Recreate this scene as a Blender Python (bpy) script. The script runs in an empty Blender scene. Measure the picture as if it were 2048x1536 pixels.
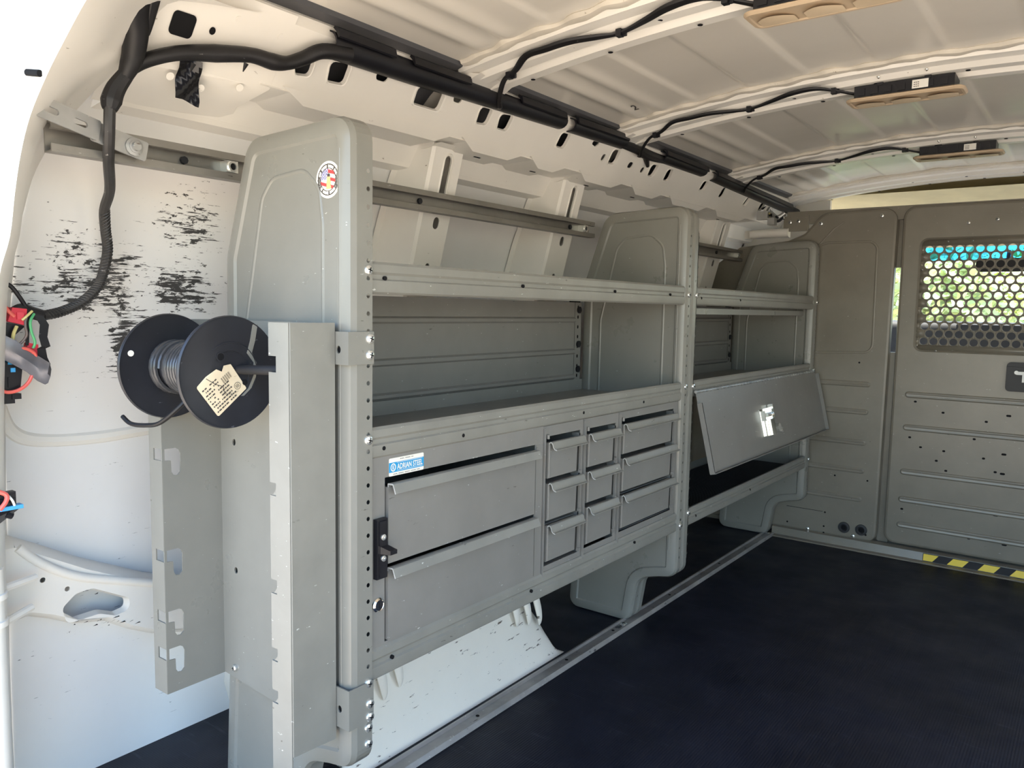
import bpy, bmesh, math, random
from math import sin, cos, pi, radians, sqrt, atan2
from mathutils import Vector, Matrix
from mathutils.geometry import tessellate_polygon
random.seed(7)
SC = bpy.context.scene
COL = SC.collection

# ------------------------------------------------------------------ camera, light, exposure
cam = bpy.data.objects.new('camera', bpy.data.cameras.new('camera'))
COL.objects.link(cam)
cam.data.sensor_width = 36.0
cam.data.lens = 1574.1 / 2048 * 36
cam.data.clip_start = 0.02
cam.location = (0.830, -0.734, 0.825)
cam.matrix_world = (Matrix.Translation((0.830, -0.734, 0.825)) @ Matrix.Rotation(radians(36.858), 4, 'Z')
                    @ Matrix.Rotation(radians(-5.43), 4, 'X') @ Matrix.Rotation(radians(-1.009), 4, 'Y')
                    @ Matrix.Rotation(radians(90), 4, 'X'))
SC.camera = cam

world = bpy.data.worlds.new('sky'); SC.world = world; world.use_nodes = True
wn = world.node_tree; wn.nodes.clear()
sky = wn.nodes.new('ShaderNodeTexSky'); sky.sky_type = 'NISHITA'; sky.sun_disc = False
sky.sun_elevation = radians(58); sky.sun_rotation = radians(-75); sky.air_density = 1.2; sky.dust_density = 0.9; sky.ozone_density = 3.0
bg = wn.nodes.new('ShaderNodeBackground'); bg.inputs['Strength'].default_value = 0.42
wo = wn.nodes.new('ShaderNodeOutputWorld')
wn.links.new(sky.outputs[0], bg.inputs[0]); wn.links.new(bg.outputs[0], wo.inputs[0])

sun = bpy.data.objects.new('sun', bpy.data.lights.new('sun', 'SUN')); COL.objects.link(sun)
sun.data.energy = 9.0; sun.data.angle = radians(0.6); sun.data.color = (1.0, 0.91, 0.78)
sun.rotation_euler = Vector((0.55, -0.14, -1.0)).to_track_quat('-Z', 'Y').to_euler()

SC.view_settings.view_transform = 'Standard'; SC.view_settings.look = 'None'
SC.view_settings.gamma = 1.0; SC.view_settings.use_curve_mapping = False
SC.view_settings.exposure = 1.20

# ------------------------------------------------------------------ materials
def nt(name):
    m = bpy.data.materials.new(name); m.use_nodes = True
    t = m.node_tree; b = t.nodes['Principled BSDF']
    return m, t, b

def noise(t, co, scale, detail=3, rough=.5, stretch=None, rot=None):
    if stretch or rot:
        mp = t.nodes.new('ShaderNodeMapping')
        if stretch: mp.inputs['Scale'].default_value = stretch
        if rot: mp.inputs['Rotation'].default_value = rot
        t.links.new(co, mp.inputs[0]); co = mp.outputs[0]
    n = t.nodes.new('ShaderNodeTexNoise'); n.inputs['Scale'].default_value = scale
    n.inputs['Detail'].default_value = detail; n.inputs['Roughness'].default_value = rough
    t.links.new(co, n.inputs['Vector']); return n.outputs['Fac']

def ramp(t, fac, p0, p1, c0=(0, 0, 0, 1), c1=(1, 1, 1, 1)):
    r = t.nodes.new('ShaderNodeValToRGB'); e = r.color_ramp.elements
    e[0].position = p0; e[1].position = p1; e[0].color = c0; e[1].color = c1
    t.links.new(fac, r.inputs[0]); return r.outputs[0]

def mixc(t, fac, a, b):
    m = t.nodes.new('ShaderNodeMix'); m.data_type = 'RGBA'
    if isinstance(fac, (int, float)): m.inputs[0].default_value = fac
    else: t.links.new(fac, m.inputs[0])
    for s, v in ((m.inputs[6], a), (m.inputs[7], b)):
        if isinstance(v, tuple): s.default_value = v if len(v) == 4 else (*v, 1)
        else: t.links.new(v, s)
    return m.outputs[2]

def mth(t, op, a, b=None, clamp=False):
    m = t.nodes.new('ShaderNodeMath'); m.operation = op; m.use_clamp = clamp
    for i, v in enumerate((a, b)):
        if v is None: continue
        if isinstance(v, (int, float)): m.inputs[i].default_value = v
        else: t.links.new(v, m.inputs[i])
    return m.outputs[0]

def blob(t, co, c, s):            # soft 1-inside 0-outside mask round a point
    mp = t.nodes.new('ShaderNodeMapping'); mp.vector_type = 'TEXTURE'
    mp.inputs['Location'].default_value = c; mp.inputs['Scale'].default_value = s
    t.links.new(co, mp.inputs[0])
    l = t.nodes.new('ShaderNodeVectorMath'); l.operation = 'LENGTH'; t.links.new(mp.outputs[0], l.inputs[0])
    return mth(t, 'SUBTRACT', 1.0, l.outputs['Value'], True)

def bump(t, b, fac, strength, dist=.001):
    n = t.nodes.new('ShaderNodeBump'); n.inputs['Strength'].default_value = strength
    n.inputs['Distance'].default_value = dist
    t.links.new(fac, n.inputs['Height']); t.links.new(n.outputs[0], b.inputs['Normal'])

def paint(name, col, rough=.4, metal=0.0, var=.06, chips=.0, chip_col=(.75, .75, .73), dirt=0.0, dirt_col=(.05, .05, .05), spec=.5, bmp=.0, coat=0.0, rv=.02):
    m, t, b = nt(name)
    co = t.nodes.new('ShaderNodeTexCoord').outputs['Object']
    n1 = noise(t, co, 9, 4, .6)
    lo = tuple(c * (1 - var) for c in col) + (1,); hi = tuple(min(1, c * (1 + var)) for c in col) + (1,)
    c = ramp(t, n1, .35, .65, lo, hi)
    if chips:
        k = noise(t, co, 80, 3, .6, (1, .8, 2.6), (.5, .3, .2))
        c = mixc(t, ramp(t, k, .735 - chips, .75 - chips), c, (*chip_col, 1))
    if dirt:
        k = noise(t, co, 38, 4, .65, (1.0, .55, 2.5), (.3, 0, .4))
        c = mixc(t, ramp(t, k, .72 - dirt, .76 - dirt), c, (*dirt_col, 1))
    t.links.new(c, b.inputs['Base Color'])
    r = ramp(t, noise(t, co, 16, 4, .6), .3, .7, (max(.02, rough - rv),) * 3 + (1,), (rough + rv,) * 3 + (1,))
    t.links.new(r, b.inputs['Roughness'])
    b.inputs['Metallic'].default_value = metal
    b.inputs['Specular IOR Level'].default_value = spec
    b.inputs['Coat Weight'].default_value = coat; b.inputs['Coat Roughness'].default_value = .15
    if bmp: bump(t, b, n1, bmp, .002)
    return m

M = {}
GREY = (.222, .218, .193)
M['grey'] = paint('grey_enamel', GREY, .29, 0, .04, .006, (.50, .50, .47), .010, (.08, .075, .065), .6)
M['grey_worn'] = paint('grey_enamel_worn', GREY, .36, 0, .07, .022, (.56, .56, .52), .03, (.09, .08, .07), .5)
M['drawer'] = paint('drawer_enamel', (.205, .198, .182), .42, 0, .05, .015, (.55, .55, .53), .02, (.09, .08, .07), .5)
M['partition'] = paint('partition_enamel', (.205, .186, .150), .30, 0, .06, .012, (.5, .48, .42), .012, (.09, .07, .05), .6)
M['white'] = paint('white_body_paint', (.79, .76, .70), .30, 0, .015, 0, dirt=.008, dirt_col=(.25, .21, .16), spec=.5)
M['roof'] = paint('roof_paint', (.70, .66, .59), .22, 0, .012, 0, spec=.6)
M['arch'] = paint('marked_white_paint', (.82, .76, .665), .34, 0, .02, 0, dirt=.085, dirt_col=(.12, .09, .07))
M['sealer'] = paint('seam_sealer', (.66, .61, .52), .7, 0, .12, .03, (.3, .26, .2), bmp=.5)
M['galv'] = paint('galvanised_steel', (.44, .44, .43), .42, .75, .2, .03, (.6, .6, .6), .04, (.16, .14, .12))
M['strut'] = paint('bronze_grey_steel', (.25, .235, .21), .42, .6, .12, .02, (.45, .43, .4), .02, (.1, .09, .08))
M['screw'] = paint('plated_screw', (.78, .78, .74), .25, .8, .1)
M['chrome'] = paint('chrome', (.85, .85, .82), .10, 1, .03)
M['alu'] = paint('worn_aluminium', (.36, .35, .34), .45, .6, .2, .05, (.6, .6, .58), .08, (.08, .08, .09))
M['black'] = paint('black_plastic', (.009, .009, .012), .40, 0, .2, .0, spec=.35)
M['matt_black'] = paint('matt_black', (.012, .012, .014), .7, 0, .2)
M['edge'] = paint('worn_bright_edge', (.55, .55, .53), .35, .2, .08)
M['rubber'] = paint('grommet_rubber', (.028, .028, .03), .6, 0, .1)
M['hole'] = paint('dark_hole', (.012, .012, .013), .9, 0, .1, spec=.1)
M['spool'] = paint('spool_plastic', (.021, .022, .027), .38, 0, .2, .02, (.12, .12, .13), spec=.5)
M['tape'] = paint('cloth_tape', (.010, .0095, .011), .48, 0, .4, .02, (.10, .10, .10), spec=.4, bmp=.6)
M['loom'] = paint('braided_loom', (.030, .028, .027), .5, 0, .5, .05, (.22, .21, .20), bmp=.6)
M['glossy_black'] = paint('glossy_tape', (.012, .012, .014), .12, 0, .2, bmp=1.0)
M['wire'] = paint('wire_jacket', (.075, .075, .078), .22, .3, .2)
M['red'] = paint('red_plastic', (.62, .035, .06), .35)
M['pink'] = paint('pink_wire', (.75, .13, .10), .4)
M['green'] = paint('green_wire', (.10, .42, .17), .4)
M['yellow_wire'] = paint('yellow_wire', (.62, .55, .22), .4)
M['brown'] = paint('brown_wire', (.13, .09, .08), .4)
M['blue'] = paint('blue_plastic', (.05, .36, .72), .35)
M['orange'] = paint('amber_plastic', (.80, .36, .03), .35)
M['foil'] = paint('grey_foil', (.30, .29, .31), .25, .7, .2, bmp=.6)
M['tan'] = paint('tan_plastic', (.50, .385, .26), .42, 0, .06)
M['tan_light'] = paint('tan_scoop', (.68, .54, .37), .4, 0, .06)
M['dark_grey'] = paint('dark_grey_sheet', (.075, .075, .08), .45, 0, .05)
M['label'] = paint('white_label', (.80, .78, .72), .4, 0, .03)
M['decal_white'] = paint('decal_white', (.82, .80, .72), .35, 0, .02)
M['decal_blue'] = paint('decal_blue', (.02, .30, .60), .3, 0, .03)
M['flag_blue'] = paint('flag_blue', (.16, .15, .42), .4)
M['flag_red'] = paint('flag_red', (.62, .06, .06), .4)
M['flag_tan'] = paint('flag_tan', (.80, .48, .22), .4)
M['ink'] = paint('print_ink', (.06, .05, .045), .5)
M['paper'] = paint('aged_paper', (.74, .62, .43), .7, 0, .12, .0, dirt=.06, dirt_col=(.30, .17, .07))
M['yellow'] = paint('hazard_yellow', (.85, .62, .03), .45)
M['headliner'] = paint('cab_headliner', (.74, .66, .42), .8)
M['dash'] = paint('dashboard', (.03, .03, .033), .6)
M['bark'] = paint('bark', (.16, .11, .07), .9)
M['concrete'] = paint('driveway', (.50, .415, .31), .85, 0, .10, bmp=.3)

def floor_mat():
    m, t, b = nt('rubber_mat')
    co = t.nodes.new('ShaderNodeTexCoord').outputs['Object']
    c = ramp(t, noise(t, co, 5, 5, .65), .3, .75, (.004, .005, .011, 1), (.012, .014, .026, 1))
    s = noise(t, co, 30, 4, .6, (.35, 2.6, 1), (0, 0, .5))
    s2 = noise(t, co, 45, 3, .6, (2.8, .3, 1), (0, 0, .2))
    c = mixc(t, mth(t, 'MULTIPLY', ramp(t, s, .60, .74), .16), c, (.16, .165, .19, 1))
    c = mixc(t, mth(t, 'MULTIPLY', ramp(t, s2, .64, .76), .12), c, (.15, .155, .18, 1))
    k = noise(t, co, 130, 2, .5)
    c = mixc(t, ramp(t, k, .80, .82), c, (.45, .45, .44, 1))
    t.links.new(c, b.inputs['Base Color'])
    t.links.new(ramp(t, noise(t, co, 8, 4), .3, .7, (.42,) * 3 + (1,), (.62,) * 3 + (1,)), b.inputs['Roughness']); b.inputs['Specular IOR Level'].default_value = .32
    w = t.nodes.new('ShaderNodeTexWave'); w.bands_direction = 'X'; w.inputs['Scale'].default_value = 60
    w.inputs['Distortion'].default_value = .6
    t.links.new(co, w.inputs['Vector']); bump(t, b, w.outputs['Fac'], .22, .0012)
    return m
M['mat'] = floor_mat()

def wall_mat():                   # white paint with the black rubbed scuffs of the quarter panel
    m, t, b = nt('scuffed_white_paint')
    co = t.nodes.new('ShaderNodeTexCoord').outputs['Object']
    c = ramp(t, noise(t, co, 6, 4, .6), .35, .65, (.765, .755, .735, 1), (.80, .79, .77, 1))
    area = mth(t, 'MAXIMUM', blob(t, co, (-.5, -.10, .855), (1.2, .29, .15)), blob(t, co, (-.46, .04, .955), (1.2, .14, .11)))
    area = mth(t, 'MAXIMUM', area, blob(t, co, (-.49, .03, .85), (1.2, .17, .11)))
    area = mth(t, 'MAXIMUM', area, blob(t, co, (-.53, -.055, .76), (1.2, .07, .12)))
    area = mth(t, 'MAXIMUM', area, mth(t, 'MULTIPLY', blob(t, co, (-.55, -.1, .40), (1.2, .35, .8)), .27))
    mot = noise(t, co, 14, 3, .6)
    def layer(scale, st, rot, w, p):
        n = noise(t, co, scale, 4, .72, st, rot)
        f = mth(t, 'ADD', n, mth(t, 'MULTIPLY', area, w))
        f = mth(t, 'ADD', f, mth(t, 'MULTIPLY', mth(t, 'SUBTRACT', mot, .5), .30))
        return ramp(t, f, p, p + .035)
    a = layer(19, (1, 1.0, 6.0), (radians(16), 0, 0), .27, .755)
    d = layer(40, (1, 1.2, 2.4), (radians(40), 0, 0), .28, .765)
    e = layer(15, (1, 1.0, 13.0), (radians(4), 0, 0), .27, .755)
    f = mth(t, 'MAXIMUM', mth(t, 'MAXIMUM', a, d), e)
    c = mixc(t, mth(t, 'MULTIPLY', f, .95), c, (.025, .024, .023, 1))
    t.links.new(c, b.inputs['Base Color']); b.inputs['Roughness'].default_value = .36
    return m
M['scuffed'] = wall_mat()

def foliage_mat(name, c0, c1):
    m, t, b = nt(name)
    co = t.nodes.new('ShaderNodeTexCoord').outputs['Object']
    t.links.new(ramp(t, noise(t, co, 2.5, 3), .35, .65, (*c0, 1), (*c1, 1)), b.inputs['Base Color'])
    b.inputs['Roughness'].default_value = .6
    b.inputs['Transmission Weight'].default_value = 0
    return m
M['leaf'] = foliage_mat('bright_leaves', (.34, .44, .07), (.62, .62, .16))
M['leaf_pale'] = foliage_mat('pale_leaves', (.42, .50, .20), (.64, .68, .36))

def glass(name, col):
    m = bpy.data.materials.new(name); m.use_nodes = True; t = m.node_tree; t.nodes.clear()
    tr = t.nodes.new('ShaderNodeBsdfTransparent'); tr.inputs[0].default_value = (*col, 1)
    gl = t.nodes.new('ShaderNodeBsdfGlossy'); gl.inputs['Roughness'].default_value = .02
    mx = t.nodes.new('ShaderNodeMixShader'); o = t.nodes.new('ShaderNodeOutputMaterial')
    mx.inputs[0].default_value = .05; t.links.new(tr.outputs[0], mx.inputs[1]); t.links.new(gl.outputs[0], mx.inputs[2])
    t.links.new(mx.outputs[0], o.inputs[0]); return m
M['glass'] = glass('windscreen_glass', (.93, .97, .94))
M['tint'] = glass('tinted_band_glass', (.03, .26, .58))

# ------------------------------------------------------------------ geometry collector
class G:
    def __init__(s): s.v = []; s.f = []; s.m = []; s.mi = 0
    def add(s, vs, fs):
        o = len(s.v); s.v += [tuple(p) for p in vs]
        for f in fs: s.f.append(tuple(i + o for i in f)); s.m.append(s.mi)
        return s
    def box(s, x0, x1, y0, y1, z0, z1):
        vs = [(x, y, z) for x in (x0, x1) for y in (y0, y1) for z in (z0, z1)]
        return s.add(vs, [(0, 1, 3, 2), (4, 6, 7, 5), (0, 4, 5, 1), (2, 3, 7, 6), (0, 2, 6, 4), (1, 5, 7, 3)])
    def hexa(s, p):   # 8 points: bottom 4 loop, top 4 loop
        return s.add(p, [(3, 2, 1, 0), (4, 5, 6, 7), (0, 1, 5, 4), (1, 2, 6, 5), (2, 3, 7, 6), (3, 0, 4, 7)])
    def rows(s, rows, closed=False, cap=False):
        n = len(rows[0]); o = len(s.v)
        for r in rows: s.v += [tuple(p) for p in r]
        for i in range(len(rows) - 1):
            for j in range(n if closed else n - 1):
                k = (j + 1) % n
                s.f.append((o + i * n + j, o + i * n + k, o + (i + 1) * n + k, o + (i + 1) * n + j)); s.m.append(s.mi)
        if cap:
            s.f.append(tuple(o + j for j in range(n))[::-1]); s.m.append(s.mi)
            e = o + (len(rows) - 1) * n
            s.f.append(tuple(e + j for j in range(n))); s.m.append(s.mi)
        return s
    def tube(s, pts, r, seg=8, flat=1.0, up=None, smooth=True):
        P = [Vector(p) for p in pts]
        if smooth and len(P) > 2: P, r = spline(P, r)
        rr = r if isinstance(r, (list, tuple)) else [r] * len(P)
        rows = []; prev = None
        for i, p in enumerate(P):
            t = (P[min(i + 1, len(P) - 1)] - P[max(i - 1, 0)]).normalized()
            u = Vector(up) if up else Vector((0, 0, 1))
            if prev is not None and not up: u = prev
            if abs(t.dot(u)) > .98: u = Vector((1, 0, 0))
            a = (u - t * t.dot(u)).normalized(); b = t.cross(a); prev = a
            rows.append([p + a * (rr[i] * flat * cos(2 * pi * k / seg)) + b * (rr[i] * sin(2 * pi * k / seg)) for k in range(seg)])
        return s.rows(rows, True, True)
    def cyl(s, c, axis, r, h, seg=20, r2=None):
        c = Vector(c); t = Vector(axis).normalized(); u = Vector((0, 0, 1)) if abs(t.z) < .9 else Vector((1, 0, 0))
        a = t.cross(u).normalized(); b = t.cross(a); r2 = r if r2 is None else r2
        R = lambda rad, d: [c + t * d + a * rad * cos(2 * pi * k / seg) + b * rad * sin(2 * pi * k / seg) for k in range(seg)]
        return s.rows([R(r, 0), R(r2, h)], True, True)
    def lathe(s, c, axis, prof, seg=32, closed=False):
        c = Vector(c); t = Vector(axis).normalized(); u = Vector((0, 0, 1)) if abs(t.z) < .9 else Vector((1, 0, 0))
        a = t.cross(u).normalized(); b = t.cross(a)
        rows = [[c + t * d + a * r * cos(2 * pi * k / seg) + b * r * sin(2 * pi * k / seg) for k in range(seg)] for r, d in prof]
        if closed: rows.append(rows[0])
        return s.rows(rows, True, not closed)
    def plate(s, fn, outer, holes, th):   # fn(u, v, w) -> xyz; flat sheet with true holes and thickness
        loops = [outer] + list(holes)
        tri = tessellate_polygon([[Vector((p[0], p[1], 0)) for p in l] for l in loops])
        flat = [p for l in loops for p in l]; n = len(flat); o = len(s.v)
        s.v += [tuple(fn(p[0], p[1], 0)) for p in flat] + [tuple(fn(p[0], p[1], th)) for p in flat]
        for a, b, c in tri:
            s.f += [(o + a, o + b, o + c), (o + n + c, o + n + b, o + n + a)]; s.m += [s.mi] * 2
        k = 0
        for l in loops:
            for j in range(len(l)):
                a, b = o + k + j, o + k + (j + 1) % len(l)
                s.f.append((a, b, b + n, a + n)); s.m.append(s.mi)
            k += len(l)
        return s
    def cellhole(s, fn, u0, u1, v0, v1, cu, cv, ru, rv, seg=12):   # a rectangle with one round hole
        ring = []; out = []
        for k in range(seg):
            a = 2 * pi * (k + .5) / seg; dx, dy = cos(a), sin(a)
            ring.append((cu + ru * dx, cv + rv * dy))
            tx = ((u1 - cu) if dx > 0 else (u0 - cu)) / dx if abs(dx) > 1e-6 else 1e9
            ty = ((v1 - cv) if dy > 0 else (v0 - cv)) / dy if abs(dy) > 1e-6 else 1e9
            q = min(tx, ty); out.append((cu + q * dx, cv + q * dy))
        o = len(s.v)
        s.v += [tuple(fn(*p)) for p in ring] + [tuple(fn(*p)) for p in out]
        cor = {}
        for nm, p in (('a', (u1, v1)), ('b', (u0, v1)), ('c', (u0, v0)), ('d', (u1, v0))):
            cor[nm] = len(s.v); s.v.append(tuple(fn(*p)))
        e = 1e-7
        for k in range(seg):
            j = (k + 1) % seg; p, q = out[k], out[j]
            f = [o + k, o + seg + k]
            pv = abs(p[0] - u1) < e or abs(p[0] - u0) < e; qv = abs(q[0] - u1) < e or abs(q[0] - u0) < e
            if pv != qv:
                cx = p[0] if pv else q[0]; cy = q[1] if pv else p[1]
                f.append(cor[{(1, 1): 'a', (0, 1): 'b', (0, 0): 'c', (1, 0): 'd'}[(int(abs(cx - u1) < e), int(abs(cy - v1) < e))]])
            f += [o + seg + j, o + j]
            s.f.append(tuple(f)); s.m.append(s.mi)
        return s

def spline(P, r, sub=6):
    rr = list(r) if isinstance(r, (list, tuple)) else [r] * len(P)
    Q, R = [], []
    for i in range(len(P) - 1):
        a, b, c, d = P[max(i - 1, 0)], P[i], P[i + 1], P[min(i + 2, len(P) - 1)]
        for k in range(sub):
            t = k / sub
            Q.append(.5 * ((2 * b) + (c - a) * t + (2 * a - 5 * b + 4 * c - d) * t * t + (-a + 3 * b - 3 * c + d) * t ** 3))
            R.append(rr[i] + (rr[i + 1] - rr[i]) * t)
    Q.append(P[-1]); R.append(rr[-1]); return Q, R

def obj(name, g, mats, parent=None, label=None, angle=32, kind=None):
    me = bpy.data.meshes.new(name); me.from_pydata(g.v, [], g.f)
    if not isinstance(mats, (list, tuple)): mats = [mats]
    for k in mats: me.materials.append(M[k])
    me.polygons.foreach_set('material_index', g.m)
    bm = bmesh.new(); bm.from_mesh(me); bmesh.ops.recalc_face_normals(bm, faces=bm.faces); bm.to_mesh(me); bm.free()
    me.polygons.foreach_set('use_smooth', [True] * len(me.polygons))
    me.set_sharp_from_angle(angle=radians(angle))
    o = bpy.data.objects.new(name, me); COL.objects.link(o)
    if parent is not None:
        o.parent = parent
        if parent.type == 'EMPTY': o.location = -Vector(parent.location)
    if label: o['label'] = label
    if kind: o['kind'] = kind
    return o

def tag(o, label, cat, group=None):
    o['label'] = label; o['category'] = cat
    if group: o['group'] = group
    return o
def thing(name, label, cat, loc, group=None):
    o = bpy.data.objects.new(name, None); o.empty_display_size = .05; COL.objects.link(o); o.location = loc
    return tag(o, label, cat, group)
def struct(name, g, mats, label=None, angle=32):
    return obj(name, g, mats, None, label, angle, 'structure')

def rpoly(P, seg=6):              # polygon with corner radii
    out = []; n = len(P)
    for i in range(n):
        a, b, c = Vector(P[i - 1][:2]), Vector(P[i][:2]), Vector(P[(i + 1) % n][:2]); r = P[i][2] if len(P[i]) > 2 else 0
        if r <= 0: out.append(tuple(b)); continue
        u = (a - b).normalized(); w = (c - b).normalized(); ang = u.angle(w)
        d = min(r / math.tan(ang / 2), (a - b).length * .49, (c - b).length * .49); rr = d * math.tan(ang / 2)
        cen = b + (u + w).normalized() * (rr / sin(ang / 2)); p0 = b + u * d - cen; p1 = b + w * d - cen
        a0 = atan2(p0.y, p0.x); da = atan2(p1.y, p1.x) - a0
        while da > pi: da -= 2 * pi
        while da < -pi: da += 2 * pi
        for k in range(seg + 1):
            q = a0 + da * k / seg; out.append((cen.x + rr * cos(q), cen.y + rr * sin(q)))
    return out
def rrect(u0, u1, v0, v1, r, seg=4): return rpoly([(u0, v0, r), (u1, v0, r), (u1, v1, r), (u0, v1, r)], seg)
def offset(P, d):                 # inward for counter-clockwise polygons
    n = len(P); out = []
    for i in range(n):
        a, b, c = Vector(P[i - 1]), Vector(P[i]), Vector(P[(i + 1) % n])
        e1 = (b - a).normalized(); e2 = (c - b).normalized()
        n1 = Vector((-e1.y, e1.x)); n2 = Vector((-e2.y, e2.x)); m = (n1 + n2)
        m = m / max(.4, m.dot(n1)) if m.length > 1e-6 else n1
        out.append(tuple(b + m * d))
    return out
def area2(P): return sum(P[i - 1][0] * P[i][1] - P[i][0] * P[i - 1][1] for i in range(len(P)))

# stadium groove / bead: closed or open low ridge along a path lying on a sheet
def bead(g, pts, r, flat=.45, up=(0, 1, 0), smooth=False): g.tube(pts, r, 8, flat, up, smooth)

def screw(parent, c, axis, r=.0075, name='screw'):
    g = G(); t = Vector(axis).normalized()
    g.lathe(Vector(c), t, [(r, 0), (r, .001), (r * .85, .003), (r * .45, .0042), (.0003, .0046)], 14)
    u = t.cross(Vector((0, .3, 1))).normalized(); w = t.cross(u)
    for a, b in ((u, w), (w, u)):
        p = Vector(c) + t * .0048; k = r * .5; h = r * .1
        g.mi = 1
        g.add([p - a * k - b * h, p + a * k - b * h, p + a * k + b * h, p - a * k + b * h], [(0, 1, 2, 3)])
    return obj(name, g, ['screw', 'hole'], parent)

# ------------------------------------------------------------------ setting: van body
ZB = lambda x: 1.313 - .115 * (x - .50) ** 2           # underside of the roof bows
def roof_z(x):
    d = abs(x - .48)
    if d < .66: return ZB(x) + .026
    k = d - .66; return ZB(.48 - .66) + .026 - .25 * k - 3.2 * k * k
PROF = [(-.385, 1.165), (-.392, 1.13), (-.405, 1.11), (-.45, 1.0), (-.50, .85), (-.53, .70), (-.55, .50), (-.56, .30), (-.55, 0.0)]
def wall_x(z):
    Q = PROF[::-1]
    for (x0, z0), (x1, z1) in zip(Q, Q[1:]):
        if z <= z1: return x0 + (x1 - x0) * (z - z0) / (z1 - z0)
    return Q[-1][0]

# ground outside
g = G(); g.box(-14, 16, -16, 22, -.72, -.62); gr = struct('floor_ground', g, 'concrete', 'sunlit pale driveway around the van')

# floor with its mat
g = G(); g.box(-.55, 1.5, -.34, 2.30, -.03, 0.0)
struct('floor', g, 'mat', 'worn black rubber load floor')

# left wall: outer skin
g = G()
zz = [1.165 - 1.165 * i / 60 for i in range(61)]
ys = [-.24 + .04 * i for i in range(70)]
rows = [[(wall_x(z), y, z) for z in zz] for y in ys]
g.rows(rows)
for dx in (.03,): g.rows([[(p[0] - dx, p[1], p[2]) for p in rows[0]], [(p[0] - dx, p[1], p[2]) for p in rows[-1]]])
WL = struct('wall_left', g, 'scuffed', 'white painted side wall with black scuff marks')
# swage bead pressed in the wall
g = G(); pts = [(-.536, -.24, .66), (-.538, -.228, .626), (-.539, -.205, .606), (-.541, -.16, .597), (-.541, -.09, .594), (-.541, -.02, .597), (-.541, .06, .602)]
g.tube([(p[0] - .006, p[1], p[2]) for p in pts], .013, 10); obj('swage_bead', g, 'white', WL)
# overlapped seam panel strip above the skin
g = G()
g.hexa([(-.368, -.15, 1.118), (-.368, 2.5, 1.118), (-.41, 2.5, 1.112), (-.41, -.15, 1.112), (-.338, -.15, 1.168), (-.338, 2.5, 1.168), (-.40, 2.5, 1.168), (-.40, -.15, 1.168)])
obj('seam_strip', g, 'white', WL)
for y0, y1 in ((-.13, .035), (.04, .50), (.62, .985), (1.12, 1.6)):
    g = G()
    g.hexa([(-.363, y0, 1.126), (-.363, y1, 1.126), (-.37, y1, 1.124), (-.37, y0, 1.124), (-.352, y0, 1.148), (-.352, y1, 1.148), (-.36, y1, 1.15), (-.36, y0, 1.15)])
    obj('doubler_strip', g, 'white', WL)

# inner side rail under the roof: sloping face with real holes
HN = Vector((.793, 0, -.610))
def face(y, z, w=0):              # w goes behind the face
    x = -.2 - (1.24 - z) * .05 / .065
    return Vector((x, y, z)) - HN * w
holes = [[(.078, 1.215), (.118, 1.22), (.121, 1.196), (.094, 1.193)], [(.147, 1.224), (.189, 1.229), (.192, 1.198), (.156, 1.196)],
         [(.245, 1.228), (.277, 1.230), (.272, 1.219), (.251, 1.219)], [(.348, 1.23), (.421, 1.232), (.425, 1.202), (.355, 1.202)],
         [(.444, 1.232), (.471, 1.235), (.47, 1.224), (.451, 1.224)], [(.528, 1.231), (.566, 1.232), (.571, 1.204), (.538, 1.202)],
         [(.593, 1.23), (.636, 1.234), (.64, 1.204), (.606, 1.204)], [(.821, 1.234), (.858, 1.235), (.862, 1.205), (.827, 1.205)],
         [(.956, 1.238), (.991, 1.239), (.979, 1.228), (.958, 1.231)], [(1.027, 1.22), (1.043, 1.221), (1.047, 1.205), (1.032, 1.207)],
         [(1.059, 1.235), (1.093, 1.238), (1.105, 1.206), (1.069, 1.204)], [(1.165, 1.222), (1.188, 1.222), (1.190, 1.208), (1.167, 1.208)],
         [(1.24, 1.22), (1.255, 1.219), (1.258, 1.206), (1.241, 1.207)], [(1.276, 1.232), (1.316, 1.234), (1.32, 1.205), (1.289, 1.205)],
         [(1.375, 1.233), (1.405, 1.236), (1.422, 1.205), (1.385, 1.206)], [(1.625, 1.235), (1.659, 1.236), (1.667, 1.209), (1.632, 1.209)],
         [(1.783, 1.235), (1.803, 1.236), (1.819, 1.208), (1.793, 1.207)], [(2.007, 1.232), (2.036, 1.232), (2.039, 1.204), (2.01, 1.204)],
         [(2.146, 1.231), (2.193, 1.231), (2.199, 1.205), (2.167, 1.205)]]
HL = [rpoly([(a, b, .007) for a, b in h], 3) for h in holes]
g = G()
out = [(-.15, 1.155), (.02, 1.165), (.055, 1.1700), (.25, 1.1700), (.5, 1.170), (2.55, 1.170), (2.55, 1.252), (-.15, 1.252)]
extra = [rrect(-.152 + .03, -.105, 1.197, 1.222, .006), [(-.063 + .005 * cos(a * pi / 4), 1.213 + .005 * sin(a * pi / 4)) for a in range(8)]]
g.plate(face, out, HL + extra, .0025)
g.rows([[face(y, z, w) for y in (-.15, 2.55)] for z, w in ((1.252, 0), (1.262, .012), (1.264, .03))])
SR = obj('side_rail', g, 'white', WL)
# turned-in rims round the big holes
g = G()
for h, R in zip(holes, HL):
    if abs(area2(h)) / 2 < .0007: continue
    P = [Vector(p) for p in R]; cx = sum(p.x for p in P) / len(P); cy = sum(p.y for p in P) / len(P)
    mk = lambda k, w: [face(cx + (p.x - cx) * k, cy + (p.y - cy) * k, w) for p in P]
    g.rows([mk(1.16, .0002), mk(1.10, -.0022), mk(1.0, -.0015), mk(.95, .006)], True)
obj('hole_rim', g, 'white', WL)
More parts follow.
